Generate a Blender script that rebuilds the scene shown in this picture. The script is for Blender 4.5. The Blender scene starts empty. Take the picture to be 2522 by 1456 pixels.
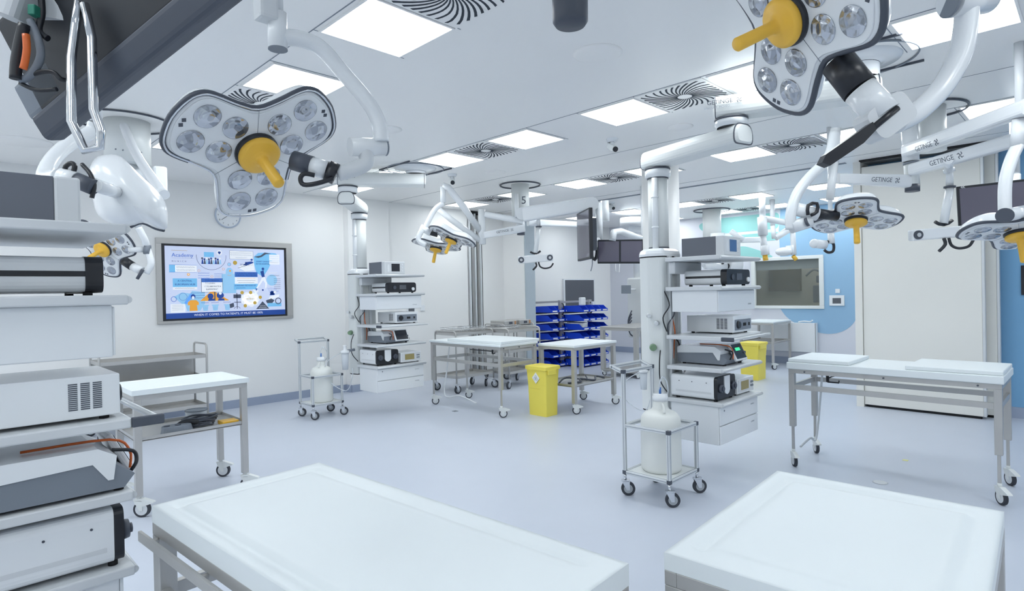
import bpy, bmesh, math, random
from mathutils import Vector, Matrix
random.seed(7)
PI=math.pi
V=Vector
# ---------------------------------------------------------------- camera
FL,YAW,PITCH,ROLL=1448.4538,0.785826949,-0.00673087144,-0.0204553482
CAM=V((0,0,1.5))
_f=V((math.cos(YAW)*math.cos(PITCH),math.sin(YAW)*math.cos(PITCH),math.sin(PITCH)))
_r0=V((math.sin(YAW),-math.cos(YAW),0)); _u0=_r0.cross(_f)
_r=_r0*math.cos(ROLL)+_u0*math.sin(ROLL); _u=-_r0*math.sin(ROLL)+_u0*math.cos(ROLL)
scn=bpy.context.scene
cd=bpy.data.cameras.new('camera'); cam=bpy.data.objects.new('camera',cd); scn.collection.objects.link(cam)
cam.matrix_world=Matrix(((_r.x,_u.x,-_f.x,0),(_r.y,_u.y,-_f.y,0),(_r.z,_u.z,-_f.z,1.5),(0,0,0,1)))
cd.sensor_width=36; cd.lens=FL/2522*36; cd.clip_start=.02; scn.camera=cam
def U(x,y,d): return CAM+(_f+_r*((x-1261)/FL)-_u*((y-728)/FL))*d      # photo point at a distance d along the view
def UZ(x,y,z):
    d=_f+_r*((x-1261)/FL)-_u*((y-728)/FL); return CAM+d*((z-1.5)/d.z)
def UX(x,y,X):
    d=_f+_r*((x-1261)/FL)-_u*((y-728)/FL); return CAM+d*(X/d.x)
def UY(x,y,Y):
    d=_f+_r*((x-1261)/FL)-_u*((y-728)/FL); return CAM+d*(Y/d.y)
# ---------------------------------------------------------------- light and exposure
w=bpy.data.worlds.new('world'); scn.world=w; w.use_nodes=True
w.node_tree.nodes['Background'].inputs[0].default_value=(.9,.95,1,1)
w.node_tree.nodes['Background'].inputs[1].default_value=.3
PANEL_POWER=8.5
scn.view_settings.view_transform='Standard'; scn.view_settings.look='None'
scn.view_settings.gamma=1; scn.view_settings.exposure=0.20; scn.view_settings.use_curve_mapping=False
# ---------------------------------------------------------------- materials
def lin(c): return tuple(((v/255)/12.92 if v/255<=.04045 else ((v/255+.055)/1.055)**2.4) for v in c)
MC={}
def mat(name,c,rough=.5,metal=0,var=.03,scale=6,emit=0,alpha=None,trans=0,bump=0,coat=0):
    if name in MC: return MC[name]
    m=bpy.data.materials.new(name); m.use_nodes=True; nt=m.node_tree; b=nt.nodes['Principled BSDF']
    c=lin(c)
    if var:
        tc=nt.nodes.new('ShaderNodeTexCoord'); n=nt.nodes.new('ShaderNodeTexNoise'); n.inputs['Scale'].default_value=scale; n.inputs['Detail'].default_value=4
        mx=nt.nodes.new('ShaderNodeMix'); mx.data_type='RGBA'
        mx.inputs[6].default_value=(*[v*(1-var) for v in c],1); mx.inputs[7].default_value=(*[min(1,v*(1+var)) for v in c],1)
        nt.links.new(tc.outputs['Object'],n.inputs['Vector']); nt.links.new(n.outputs['Fac'],mx.inputs[0]); nt.links.new(mx.outputs[2],b.inputs['Base Color'])
        if bump:
            bp=nt.nodes.new('ShaderNodeBump'); bp.inputs['Strength'].default_value=bump; bp.inputs['Distance'].default_value=.01
            nt.links.new(n.outputs['Fac'],bp.inputs['Height']); nt.links.new(bp.outputs[0],b.inputs['Normal'])
    else: b.inputs['Base Color'].default_value=(*c,1)
    b.inputs['Roughness'].default_value=rough; b.inputs['Metallic'].default_value=metal
    if emit: b.inputs['Emission Color'].default_value=(*c,1); b.inputs['Emission Strength'].default_value=emit
    if alpha is not None: b.inputs['Alpha'].default_value=alpha
    if trans: b.inputs['Transmission Weight'].default_value=trans
    if coat: b.inputs['Coat Weight'].default_value=coat; b.inputs['Coat Roughness'].default_value=.08
    MC[name]=m; return m
M_ceil=mat('ceiling_panel',(251,251,250),.4,0,.01,1.5)
M_wall=mat('white_wall_panel',(242,243,243),.45,0,.01,1.2)
M_cream=mat('folding_wall_laminate',(233,233,228),.5,0,.01,2)
M_floor=mat('blue_grey_vinyl',(200,207,220),.38,0,.025,3)
M_base=mat('grey_blue_coved_skirting',(158,170,192),.5,0,.02,3)
M_blue=mat('sky_blue_wall_paint',(120,172,212),.55,0,.02,2)
M_blue2=mat('pale_sky_blue_wall_paint',(150,190,222),.55,0,.02,2)
M_teal=mat('mint_green_wall_paint',(150,208,206),.55,0,.02,2)
M_lav=mat('pale_lavender_wall_paint',(222,225,234),.55,0,.02,2)
M_white=mat('white_enamel',(236,240,244),.25,0,.01,4,coat=.3)
M_white2=mat('warm_white_enamel',(228,232,232),.35,0,.015,4)
M_offw=mat('pale_grey_plastic',(216,220,224),.4,0,.02,4)
M_poly=mat('white_polyethylene',(233,240,243),.42,0,.012,5)
M_grey=mat('mid_grey_plastic',(126,134,145),.5,0,.02,6)
M_dkgrey=mat('charcoal_plastic',(74,80,92),.45,0,.03,6)
M_black=mat('black_plastic',(32,35,42),.35,0,.05,8)
M_rub=mat('dark_rubber',(60,64,72),.7,0,.06,14)
M_steel=mat('brushed_stainless_steel',(190,189,187),.38,.55,.06,9)
M_chrome=mat('polished_chrome',(215,218,222),.12,1,.02,5)
M_alu=mat('anodised_aluminium',(218,222,225),.35,.3,.03,8)
M_yel=mat('yellow_sterile_plastic',(246,194,70),.4,0,.03,8)
M_ybin=mat('lemon_yellow_bin_plastic',(243,226,96),.45,0,.02,6)
M_bin=mat('cobalt_blue_bin_plastic',(22,72,212),.4,0,.05,8)
M_binin=mat('cobalt_blue_bin_plastic_front',(16,50,180),.45,0,.05,8)
M_orange=mat('orange_plastic',(226,110,50),.45,0,.04,8)
M_green=mat('green_valve_plastic',(120,150,120),.5,0,.04,8)
M_red=mat('red_cable_plastic',(190,60,60),.5,0,.04,8)
M_teal2=mat('teal_connector_plastic',(40,130,110),.5,0,.04,8)
M_beige=mat('grey_beige_frame_metal',(170,170,172),.45,.2,.03,5)
M_dark=mat('dark_gap',(24,26,30),.8,0,.05,8)
M_line=mat('shadow_joint_grey',(140,149,160),.7,0,.03,8)
M_panel=mat('led_panel_diffuser',(249,254,255),.5,0,0,1,emit=PANEL_POWER)
M_scr=mat('dark_glass_screen',(104,100,116),.12,0,.06,2,coat=.6)
M_scr2=mat('blue_grey_display',(60,90,130),.2,0,.05,6,emit=.35)
M_scrg=mat('grey_display',(92,96,104),.2,0,.05,6)
M_scrd=mat('black_display',(34,38,48),.15,0,.05,6)
M_scro=mat('amber_grey_display',(160,148,100),.3,0,.05,6)
M_leddot=mat('green_readout',(60,220,150),.4,0,0,1,emit=.8)
M_bottle=mat('translucent_natural_polyethylene',(238,241,238),.45,0,.02,5,alpha=.93)
M_tubeclear=mat('clear_pvc_tubing',(225,232,240),.25,0,.02,5,alpha=.7)
M_txt=mat('dark_grey_print',(88,96,108),.6,0,0)
M_txtl=mat('light_grey_print',(160,168,178),.6,0,0)
M_hazw=mat('white_label',(236,238,236),.5,0,.02,9)
M_glasswin=mat('smoked_window_view',(128,134,128),.1,0,.15,1.2,coat=.6)
def reflector_mat():
    m=bpy.data.materials.new('faceted_glass_reflector'); m.use_nodes=True; nt=m.node_tree; b=nt.nodes['Principled BSDF']
    tc=nt.nodes.new('ShaderNodeTexCoord'); v=nt.nodes.new('ShaderNodeTexVoronoi'); v.inputs['Scale'].default_value=30
    cr=nt.nodes.new('ShaderNodeValToRGB'); cr.color_ramp.elements[0].color=(.26,.28,.32,1); cr.color_ramp.elements[1].color=(.72,.75,.8,1)
    nt.links.new(tc.outputs['Object'],v.inputs['Vector']); nt.links.new(v.outputs['Color'],cr.inputs[0]); nt.links.new(cr.outputs[0],b.inputs['Base Color'])
    bp=nt.nodes.new('ShaderNodeBump'); bp.inputs['Strength'].default_value=.8; bp.inputs['Distance'].default_value=.01
    nt.links.new(v.outputs['Distance'],bp.inputs['Height']); nt.links.new(bp.outputs[0],b.inputs['Normal'])
    b.inputs['Metallic'].default_value=.75; b.inputs['Roughness'].default_value=.15; return m
M_refl=reflector_mat()
def clear_mat():
    m=bpy.data.materials.new('clear_acrylic_edge'); m.use_nodes=True; b=m.node_tree.nodes['Principled BSDF']
    b.inputs['Base Color'].default_value=(.85,.89,.93,1); b.inputs['Roughness'].default_value=.1; b.inputs['Alpha'].default_value=.45; return m
M_clear=clear_mat()
# ---------------------------------------------------------------- mesh helpers
C=scn.collection
class G:
    def __init__(s,M=None): s.b=bmesh.new(); s.M=M or Matrix.Identity(4); s.k=0
    def _done(s,vs,smooth,extra=None):
        X=s.M@extra if extra is not None else s.M
        for v in vs: v.co=X@v.co
        fs={f for v in vs for f in v.link_faces}
        for f in fs:
            f.material_index=s.k
            if smooth: f.smooth=True
        return s
    def box(s,x0,x1,y0,y1,z0,z1,bev=0,seg=2,X=None):
        n0=len(s.b.verts)
        r=bmesh.ops.create_cube(s.b,size=1)['verts']
        for v in r: v.co=V(((x0+x1)/2+v.co.x*(x1-x0),(y0+y1)/2+v.co.y*(y1-y0),(z0+z1)/2+v.co.z*(z1-z0)))
        if bev:
            es=list({e for v in r for e in v.link_edges})
            q=bmesh.ops.bevel(s.b,geom=es,offset=bev,segments=seg,affect='EDGES',profile=.5)
            s.b.verts.ensure_lookup_table(); r=list({v for v in s.b.verts[n0:]}|{v for v in q['verts']})
            return s._done(r,False,X)
        return s._done(r,False,X)
    def cyl(s,p0,p1,r0,r1=None,n=24,caps=True,smooth=True):
        p0=V(p0);p1=V(p1); r1=r0 if r1 is None else r1
        d=p1-p0; L=d.length
        if L<1e-6: return s
        q=bmesh.ops.create_cone(s.b,cap_ends=caps,segments=n,radius1=r0,radius2=r1,depth=L)['verts']
        R=d.to_track_quat('Z','Y').to_matrix().to_4x4(); T=Matrix.Translation((p0+p1)/2)@R
        s._done(q,False,T)
        if smooth:
            for f in {f for v in q for f in v.link_faces}:
                if len(f.verts)==4: f.smooth=True
        return s
    def sph(s,c,r,n=16,sc=(1,1,1),X=None):
        q=bmesh.ops.create_uvsphere(s.b,u_segments=n,v_segments=max(6,n//2),radius=r)['verts']
        T=Matrix.Translation(V(c))@Matrix.Diagonal((*sc,1))
        return s._done(q,True,T if X is None else X@T)
    def tube(s,pts,r,n=10,sub=0,flat=None,closed=False):
        pts=[V(p) for p in pts]
        if sub:
            o=[];N=len(pts)
            for i in range(N-1 if not closed else N):
                a=pts[i-1] if (i>0 or closed) else pts[i]; b_=pts[i]; c=pts[(i+1)%N]; d=pts[(i+2)%N] if (i+2<N or closed) else c
                for k in range(sub):
                    t=k/sub; o.append(.5*((2*b_)+(c-a)*t+(2*a-5*b_+4*c-d)*t*t+(3*b_-a-3*c+d)*t**3))
            if not closed: o.append(pts[-1])
            pts=o
        N=len(pts); rr=r if isinstance(r,(list,tuple)) else None
        rings=[]; prev=None
        for i,p in enumerate(pts):
            a=pts[(i-1)%N] if (i>0 or closed) else p; c=pts[(i+1)%N] if (i<N-1 or closed) else p
            t=(c-a).normalized()
            if prev is None:
                up=V((0,0,1)) if abs(t.z)<.95 else V((1,0,0)); x=t.cross(up).normalized()
            else:
                x=(prev-t*prev.dot(t)).normalized()
            prev=x; y=x.cross(t)
            rad=r if rr is None else rr[0]+(rr[1]-rr[0])*i/(N-1)
            fx,fy=(flat or (1,1))
            rings.append([s.b.verts.new(s.M@(p+x*math.cos(2*PI*k/n)*rad*fx+y*math.sin(2*PI*k/n)*rad*fy)) for k in range(n)])
        for i in range(N-1 if not closed else N):
            A=rings[i];B=rings[(i+1)%N]
            for k in range(n):
                f=s.b.faces.new((A[k],A[(k+1)%n],B[(k+1)%n],B[k])); f.smooth=True; f.material_index=s.k
        if not closed:
            for R_ in (rings[0][::-1],rings[-1]):
                f=s.b.faces.new(R_); f.material_index=s.k
        return s
    def lathe(s,prof,c=(0,0,0),n=32,X=None,smooth=True):
        c=V(c); T=s.M@(X if X is not None else Matrix.Identity(4)); rings=[]
        for (r_,z) in prof:
            rings.append([s.b.verts.new(T@(c+V((r_*math.cos(2*PI*k/n),r_*math.sin(2*PI*k/n),z)))) for k in range(n)] if r_>1e-5 else [s.b.verts.new(T@(c+V((0,0,z))))])
        for A,B in zip(rings,rings[1:]):
            for k in range(n):
                if len(A)==1 and len(B)==1: break
                if len(A)==1: q=(A[0],B[(k+1)%n],B[k])
                elif len(B)==1: q=(A[k],A[(k+1)%n],B[0])
                else: q=(A[k],A[(k+1)%n],B[(k+1)%n],B[k])
                f=s.b.faces.new(q); f.smooth=smooth; f.material_index=s.k
        return s
    def loft(s,loops,X=None,smooth=False,cap=True):
        T=s.M@(X if X is not None else Matrix.Identity(4))
        R=[[s.b.verts.new(T@V(p)) for p in L] for L in loops]
        n=len(R[0])
        for A,B in zip(R,R[1:]):
            for k in range(n):
                f=s.b.faces.new((A[k],A[(k+1)%n],B[(k+1)%n],B[k])); f.smooth=smooth; f.material_index=s.k
        if cap:
            for L in (R[0][::-1],R[-1]):
                f=s.b.faces.new(L); f.material_index=s.k
        return s
    def prism(s,pts,z0,z1,X=None,smooth=False):
        return s.loft([[(x,y,z0) for x,y in pts],[(x,y,z1) for x,y in pts]],X,smooth)
    def obj(s,name,m,parent=None,world=False):
        bmesh.ops.recalc_face_normals(s.b,faces=s.b.faces[:])
        me=bpy.data.meshes.new(name); s.b.to_mesh(me); s.b.free()
        for x in (m if isinstance(m,(list,tuple)) else [m]): me.materials.append(x)
        o=bpy.data.objects.new(name,me); C.objects.link(o)
        if parent is not None:
            o.parent=parent
            if world: o.matrix_parent_inverse=wm(parent).inverted()
        return o
def wm(o):
    m=o.matrix_basis.copy()
    return wm(o.parent)@o.matrix_parent_inverse@m if o.parent else m
def rects(pts,rad,seg=4):            # round the corners of a convex or concave outline
    out=[];N=len(pts)
    for i in range(N):
        a=V((*pts[i-1],0));b=V((*pts[i],0));c=V((*pts[(i+1)%N],0))
        u=(a-b);v=(c-b); ru=min(rad,u.length*.48); rv=min(rad,v.length*.48)
        p=b+u.normalized()*ru; q=b+v.normalized()*rv
        for k in range(seg+1):
            t=k/seg; z=p*(1-t)**2+b*2*t*(1-t)+q*t*t; out.append((z.x,z.y))
    return out
def tag(o,label=None,cat=None,group=None,kind=None):
    if label: o['label']=label
    if cat: o['category']=cat
    if group: o['group']=group
    if kind: o['kind']=kind
    return o
def thing(name,label,cat,loc=(0,0,0),rz=0,group=None):
    o=bpy.data.objects.new(name,None); C.objects.link(o); o.empty_display_size=.05
    o.location=loc; o.rotation_euler=(0,0,rz); return tag(o,label,cat,group)
def struct(g,name,m): return tag(g.obj(name,m),kind='structure')
def frame(o,x,z):                    # matrix with origin o, x axis along x, z axis along z
    z=V(z).normalized(); x=V(x); x=(x-z*x.dot(z)).normalized(); y=z.cross(x)
    return Matrix(((x.x,y.x,z.x,o[0]),(x.y,y.y,z.y,o[1]),(x.z,y.z,z.z,o[2]),(0,0,0,1)))
_dg=None
def text_into(g,s,size,X,align='CENTER',thick=.0006):
    c=bpy.data.curves.new('t','FONT'); c.body=s; c.size=size; c.align_x=align; c.align_y='CENTER'; c.extrude=thick/2; c.resolution_u=2
    o=bpy.data.objects.new('t',c); C.objects.link(o)
    me=bpy.data.meshes.new_from_object(o.evaluated_get(bpy.context.evaluated_depsgraph_get()))
    n0=len(g.b.verts); f0=len(g.b.faces); g.b.from_mesh(me)
    g.b.verts.ensure_lookup_table(); g.b.faces.ensure_lookup_table()
    T=g.M@X
    for v in g.b.verts[n0:]: v.co=T@v.co
    for f in g.b.faces[f0:]: f.material_index=g.k
    bpy.data.objects.remove(o); bpy.data.meshes.remove(me); bpy.data.curves.remove(c)
def copy_tree(o,parent=None):
    c=o.copy(); C.objects.link(c); c.parent=parent
    for ch in [x for x in o.children]: copy_tree(ch,c)
    return c
def brand(parent,X,size=.04,m=None,sub=None):
    if sub:
        g=G(); text_into(g,sub,size*.5,X@Matrix.Translation((-size*.4,-size*.85,0))); g.obj('small_lettering',M_txtl,parent,True)
    g=G(); text_into(g,'GETINGE',size,X)
    a=size*.5
    for k in range(4):
        an=k*PI/2+.5; g.tube([X@V((size*3.1+math.cos(an)*a*.15,math.sin(an)*a*.15,.0005)),X@V((size*3.1+math.cos(an)*a*.75,math.sin(an)*a*.75,.0005)),X@V((size*3.1+math.cos(an+.6)*a*.95,math.sin(an+.6)*a*.95,.0005))],size*.055,n=6)
    return g.obj('lettering',m or M_txt,parent,True)
# ================================================================ room
g=G(); g.box(-3.5,12.2,-3.5,8.9,-.1,0); struct(g,'floor',M_floor)
g=G(); g.box(-3.5,12.2,-3.5,8.9,3.0,3.1); struct(g,'ceiling',M_ceil)
g=G(); g.box(-3.5,7.95,8.3,8.5,0,3); struct(g,'wall_left',M_wall)
g=G(); g.box(-3.6,-3.5,-3.5,8.5,0,3); struct(g,'wall_back',M_wall)
g=G(); g.box(-3.5,8.7,-3.6,-3.5,0,3); struct(g,'wall_front',M_wall)
g=G(); g.box(7.95,12.2,8.42,8.6,0,3); struct(g,'wall_far_left',M_wall)
g=G(); g.box(8.45,8.6,-3.5,2.14,0,3); struct(g,'wall_right',M_blue)
g=G(); g.box(8.6,12.0,1.95,2.1,0,3); struct(g,'wall_far_side',M_wall)
# far wall with the window opening
g=G(); wx=11.8
for b in ((2.1,3.64,0,3),(4.95,8.42,0,3),(3.64,4.95,0,1.08),(3.64,4.95,2.06,3)): g.box(wx,wx+.15,b[0],b[1],b[2],b[3])
struct(g,'wall_far',M_lav)
# painted shapes on the far wall (thin paint layers of their own colour)
def wallpaint(name,m,yz,x=wx):
    yz=rects(yz,.12,6)
    g=G(); g.loft([[(x-.004,y,z) for y,z in yz],[(x-.0005,y,z) for y,z in yz]]); return struct(g,name,m)
def smooth_curve(p,n=5):
    o=[];N=len(p)
    for i in range(N):
        a,b,c,d=[V((*p[(i+j)%N],0)) for j in (-1,0,1,2)]
        for k in range(n):
            t=k/n; q=.5*((2*b)+(c-a)*t+(2*a-5*b+4*c-d)*t*t+(3*b-a-3*c+d)*t**3); o.append((q.x,q.y))
    return o
bl=[(2.11,2.99),(4.38,2.99),(4.42,2.6),(4.4,2.07),(3.63,2.07),(3.63,1.07),(4.42,1.07),(4.28,.86),(4.0,.7),(3.72,.58),(3.4,.6),(3.18,.72),(3.07,.95),(3.05,1.3),(3.1,1.6),(3.05,1.9),(2.6,2.3),(2.11,2.5)]
lw=[(4.42,1.07),(4.30,.90),(4.10,.76),(3.85,.65),(3.6,.60),(3.38,.63),(3.2,.74),(3.08,.93),(3.04,1.2),(3.1,1.55),(3.1,1.8)]
sm=[]
for i in range(len(lw)-1):
    a,b,c,d=[V((*lw[max(0,min(len(lw)-1,i+j))],0)) for j in (-1,0,1,2)]
    for k in range(5):
        q=k/5; p=.5*((2*b)+(c-a)*q+(2*a-5*b+4*c-d)*q*q+(3*b-a-3*c+d)*q**3); sm.append((p.x,p.y))
bl=bl[:6]+sm+[(3.1,1.8),(2.9,2.1),(2.6,2.3),(2.11,2.5)]
g=G(); g.loft([[(wx-.004,y,z) for y,z in bl],[(wx-.0005,y,z) for y,z in bl]]); struct(g,'trim_1',M_blue2)
g=G(); t1=[(4.42,2.62),(5.6,2.62),(6.05,2.72),(6.1,2.86),(5.7,2.94),(4.40,2.94)]; t1=rects(t1,.1)
g.loft([[(wx-.004,y,z) for y,z in t1],[(wx-.0005,y,z) for y,z in t1]])
t2=rects([(4.42,2.40),(6.1,2.40),(6.25,2.5),(6.1,2.56),(4.42,2.56)],.05); g.loft([[(wx-.004,y,z) for y,z in t2],[(wx-.0005,y,z) for y,z in t2]])
t3=rects([(4.5,2.07),(5.6,2.07),(5.6,2.3),(5.1,2.33),(4.75,2.2)],.1); g.loft([[(wx-.004,y,z) for y,z in t3],[(wx-.0005,y,z) for y,z in t3]])
struct(g,'trim_2',M_teal)
# skirtings
g=G(); g.box(-3.5,4.62,8.28,8.3,0,.11); struct(g,'baseboard_left',M_base)
g=G(); g.box(8.45,11.8,8.40,8.42,0,.12); struct(g,'baseboard_far_left',M_base)
g=G(); g.box(11.78,11.8,2.1,8.4,0,.13); struct(g,'baseboard_far',M_base)
g=G(); g.box(8.43,8.45,-3.5,.75,0,.12); struct(g,'baseboard_right',M_base)
# projecting pier of the left wall, folding wall tracks and parked panels at its end
g=G(); g.box(4.62,5.35,8.15,8.3,0,3); struct(g,'trim_3',M_wall)
g=G(); g.box(4.62,5.35,8.13,8.15,0,.11); g.box(4.60,4.62,8.15,8.3,0,.11); struct(g,'baseboard_pier',M_base)
g=G(); g.box(5.35,7.06,8.2,8.3,0,3); struct(g,'trim_4',M_wall)
g=G()
for a in (7.08,7.21,7.34): g.box(a,a+.035,8.16,8.2,0,2.96,.004)
struct(g,'trim_5',M_alu)
g=G()
for a in (7.12,7.25,7.38): g.box(a,a+.02,8.175,8.2,0,2.96)
struct(g,'trim_6',M_dark)
g=G(); g.box(7.40,7.95,8.17,8.3,0,2.95); struct(g,'trim_7',M_wall)
g=G(); g.box(7.08,7.95,8.15,8.3,2.955,2.999); struct(g,'trim_8',M_dark)
g=G(); g.box(7.95,8.22,7.62,8.42,0,3.0); struct(g,'trim_9',M_wall)
g=G(); g.box(7.965,8.225,7.60,7.62,0,3.0); struct(g,'trim_10',mat('grey_pier_edge',(186,198,206),.5))
# folding wall panels parked on the right
t=thing('folding_wall_panel','large cream folding wall panel parked at the right, nearest the camera','wall panel',(8.13,1.47,0),0,'folding wall panels')
g=G(); g.box(8.13,8.22,.91,2.057,.03,2.93,.006); g.obj('panel',M_cream,t,True)
g=G(); g.box(8.125,8.20,.885,.91,.03,2.93,.003); g.obj('edge_strip',M_alu,t,True)
g=G(); g.box(8.15,8.2,.93,2.02,0,.03); g.obj('floor_seal',M_dark,t,True)
t=thing('folding_wall_panel','narrow cream folding wall panel behind the large one, beside the blue wall','wall panel',(8.3,.85,0),0,'folding wall panels')
g=G(); g.box(8.28,8.38,.80,1.9,.03,2.93,.006); g.obj('panel',M_cream,t,True)
g=G(); g.box(8.275,8.36,.775,.80,.03,2.93,.003); g.obj('edge_strip',M_alu,t,True)
g=G(); g.box(8.30,8.36,.82,1.88,0,.03); g.obj('floor_seal',M_dark,t,True)
g=G(); g.box(8.11,8.45,2.06,2.14,0,3); struct(g,'trim_11',M_cream)
g=G(); g.box(8.02,8.11,.3,2.05,2.985,2.9995); struct(g,'trim_12',M_dark)
g=G(); g.box(8.02,8.08,2.2,7.6,2.992,2.9995); struct(g,'trim_13',M_line)
# ceiling joints
g=G()
for x in (1.575,3.93,6.28,): g.box(x,x+.006,-3,8.2,2.9975,3.0)
for x in (5.4,7.7): g.box(x,x+.004,-3,8.2,2.9978,3.0)
for (x0,x1) in ((1.575,2.19),(3.93,4.54),(6.28,6.87)):
    for y in (-.3,.27,.87,2.0,2.56,3.12,3.71,4.3,4.89,5.48,6.06,6.65): g.box(x0,x1,y,y+.004,2.9975,3.0)
for x in (9.4,): g.box(x,x+.005,2.2,8.3,2.9975,3)
struct(g,'trim_14',M_line)
# structural column
g=G(); g.cyl((5.93,3.52,0),(5.93,3.52,3),.205,n=48); struct(g,'trim_15',M_wall)
g=G(); g.cyl((5.93,3.52,0),(5.93,3.52,.10),.209,n=48); struct(g,'baseboard_column',M_base)
# window in the far wall
g=G()
for b in ((3.62,4.97,1.06,1.12),(3.62,4.97,2.0,2.06),(3.62,3.70,1.12,2.0),(4.89,4.97,1.12,2.0)): g.box(wx-.03,wx+.05,*b,.006)
win=struct(g,'window_1',M_white2)
g=G(); g.box(wx+.02,wx+.03,3.7,4.89,1.12,2.0); g.obj('window_pane',mat('grey_tinted_window_glass',(130,136,132),.03,0,0,1,alpha=.28),win)
g=G(); g.box(wx+.035,wx+.045,3.7,4.89,1.82,2.0); g.obj('roller_blind',mat('grey_mesh_blind',(176,184,186),.7),win)
# what can be made out behind the window
g=G(); g.box(13.6,13.7,2.2,8.4,.0,3); struct(g,'wall_behind_window',mat('warm_grey_wall',(214,212,196),.6))
g=G(); g.box(11.95,13.6,2.2,8.4,-.02,0); g.box(11.95,13.6,2.2,8.4,3.0,3.02); struct(g,'floor_behind_window',mat('grey_room_shell',(150,152,146),.6))
o=G(); o.box(13.5,13.59,4.62,5.3,1.38,1.98,.01); tag(o.obj('notice_board',mat('brown_cork',(84,68,40),.8,var=.2,scale=9)),'brown board on the wall seen through the far window','board')
t=thing('equipment_stand','grey equipment stand seen through the right side of the far window','stand',(12.9,3.98,0))
g=G(); g.cyl((12.9,3.98,.05),(12.9,3.98,1.75),.03); g.obj('pole',M_grey,t,True)
g=G(); g.box(12.75,13.05,3.83,4.13,1.15,1.5,.02); g.box(12.8,13.0,3.88,4.08,1.55,1.7,.02); g.obj('housing',M_grey,t,True)
g=G(); g.tube([(12.9,3.98,1.75),(12.9,4.15,1.82),(12.9,4.3,1.7)],.02,sub=4); g.obj('arm',M_grey,t,True)
g=G(); g.lathe([(0,0),(.22,0),(.22,.03),(.05,.06),(0,.06)],(12.9,3.98,0)); g.obj('base',M_grey,t,True)
# ================================================================ ceiling fittings
YL=[-.84,.31,1.43,2.58,3.735,4.90,6.06,7.2]; ROWS=[1.61,3.96,6.3]
WHERE={1.61:'nearest row',3.96:'second row',6.3:'third row',9.42:'first row beyond the folding wall',11.0:'farthest row'}
def fmt(x,y):
    o=['behind the camera','at the right','to the right of centre','right of centre','left of centre','farther left','far left','by the left wall']
    return o
lproto=None
def light(x,y,i,row):
    global lproto
    if lproto is None:
        t=thing('ceiling_light_panel','','ceiling light')
        g=G()
        for b in ((-.275,.275,-.275,-.262),(-.275,.275,.262,.275),(-.275,-.262,-.262,.262),(.262,.275,-.262,.262)): g.box(*b,-.010,0)
        g.obj('frame',M_ceil,t)
        g=G(); g.box(-.262,.262,-.262,.262,-.006,-.002); g.obj('diffuser',M_panel,t)
        lproto=t
    else: t=copy_tree(lproto)
    t.location=(x+.27,y+.262,3.0)
    ordn=['first','second','third','fourth','fifth','sixth','seventh','eighth','ninth'][i]
    tag(t,f'square white ceiling light panel, {ordn} from the right in the {WHERE[row]}','ceiling light','square ceiling light panels')
for r_ in ROWS:
    ys=[y for y in YL if not (r_==1.61 and y<2.4 and y>-5) ]
    if r_==1.61: ys=[2.58,3.735,4.9,6.06]
    elif r_==3.96: ys=[.31,1.43,2.58,3.735,4.9,6.06,7.2]
    else: ys=[.31,1.43,2.58,3.735,4.9,6.06,7.35]
    for i,y in enumerate(ys): light(r_,y,i,r_)
for i,y in enumerate([2.65,3.8,5.0,6.15,7.3]): light(9.42,y,i,9.42)
for i,y in enumerate([2.9,4.0,5.0,6.3]): light(11.0,y,i,11.0)
t=copy_tree(lproto); t.location=(12.6,4.3,3); tag(t,'added light panel that brightens the room behind the far window','ceiling light')  # added unseen light, brightens the view through the window
# fill lights added out of view behind the camera, copies of the ceiling panels
BEH=[(1.61,-2.0),(1.61,-.84)]+[(3.96,-2.0),(3.96,-.84),(6.3,-2.0),(6.3,-.84)]+[(x,y) for x in (-.75,-2.9) for y in (-2.0,-.84,.31,1.43,2.58,3.735,4.9,6.06,7.2) if not (x==-.75 and 0<y<1)]
for (x,y) in BEH:
    t=copy_tree(lproto); t.location=(x+.27,y+.262,3); tag(t,'square white fill light panel added out of view behind the camera','ceiling light','added fill light panels behind the camera')
vproto=None
def vent(x,y,label):
    global vproto
    if vproto is None:
        t=thing('swirl_ceiling_vent','','ceiling vent'); g=G(); g.box(-.28,.28,-.28,.28,-.006,0); g.obj('face_plate',M_ceil,t)
        g=G(); NS=32
        for k in range(NS):
            a0=2*PI*k/NS; L=[];R_=[]
            m=7
            for j in range(m+1):
                s_=j/m; rad=.055+.2*s_; 
                ang=a0+.55*s_
                lim=.262/max(abs(math.cos(ang)),abs(math.sin(ang))); 
                rad=.055+(min(lim,.34)-.055)*s_
                wdt=.0035+.006*s_
                L.append((rad*math.cos(ang)-wdt*math.sin(ang),rad*math.sin(ang)+wdt*math.cos(ang))); R_.append((rad*math.cos(ang)+wdt*math.sin(ang),rad*math.sin(ang)-wdt*math.cos(ang)))
            for j in range(m):
                q=[L[j],L[j+1],R_[j+1],R_[j]]
                g.prism(q,-.0075,-.006)
        g.obj('swirl_slot',mat('vent_slot_shadow',(50,58,68),.8),t)
        vproto=t
    else: t=copy_tree(vproto)
    t.location=(x+.27,y+.27,3); tag(t,label,'ceiling vent','square swirl ceiling vents')
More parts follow.
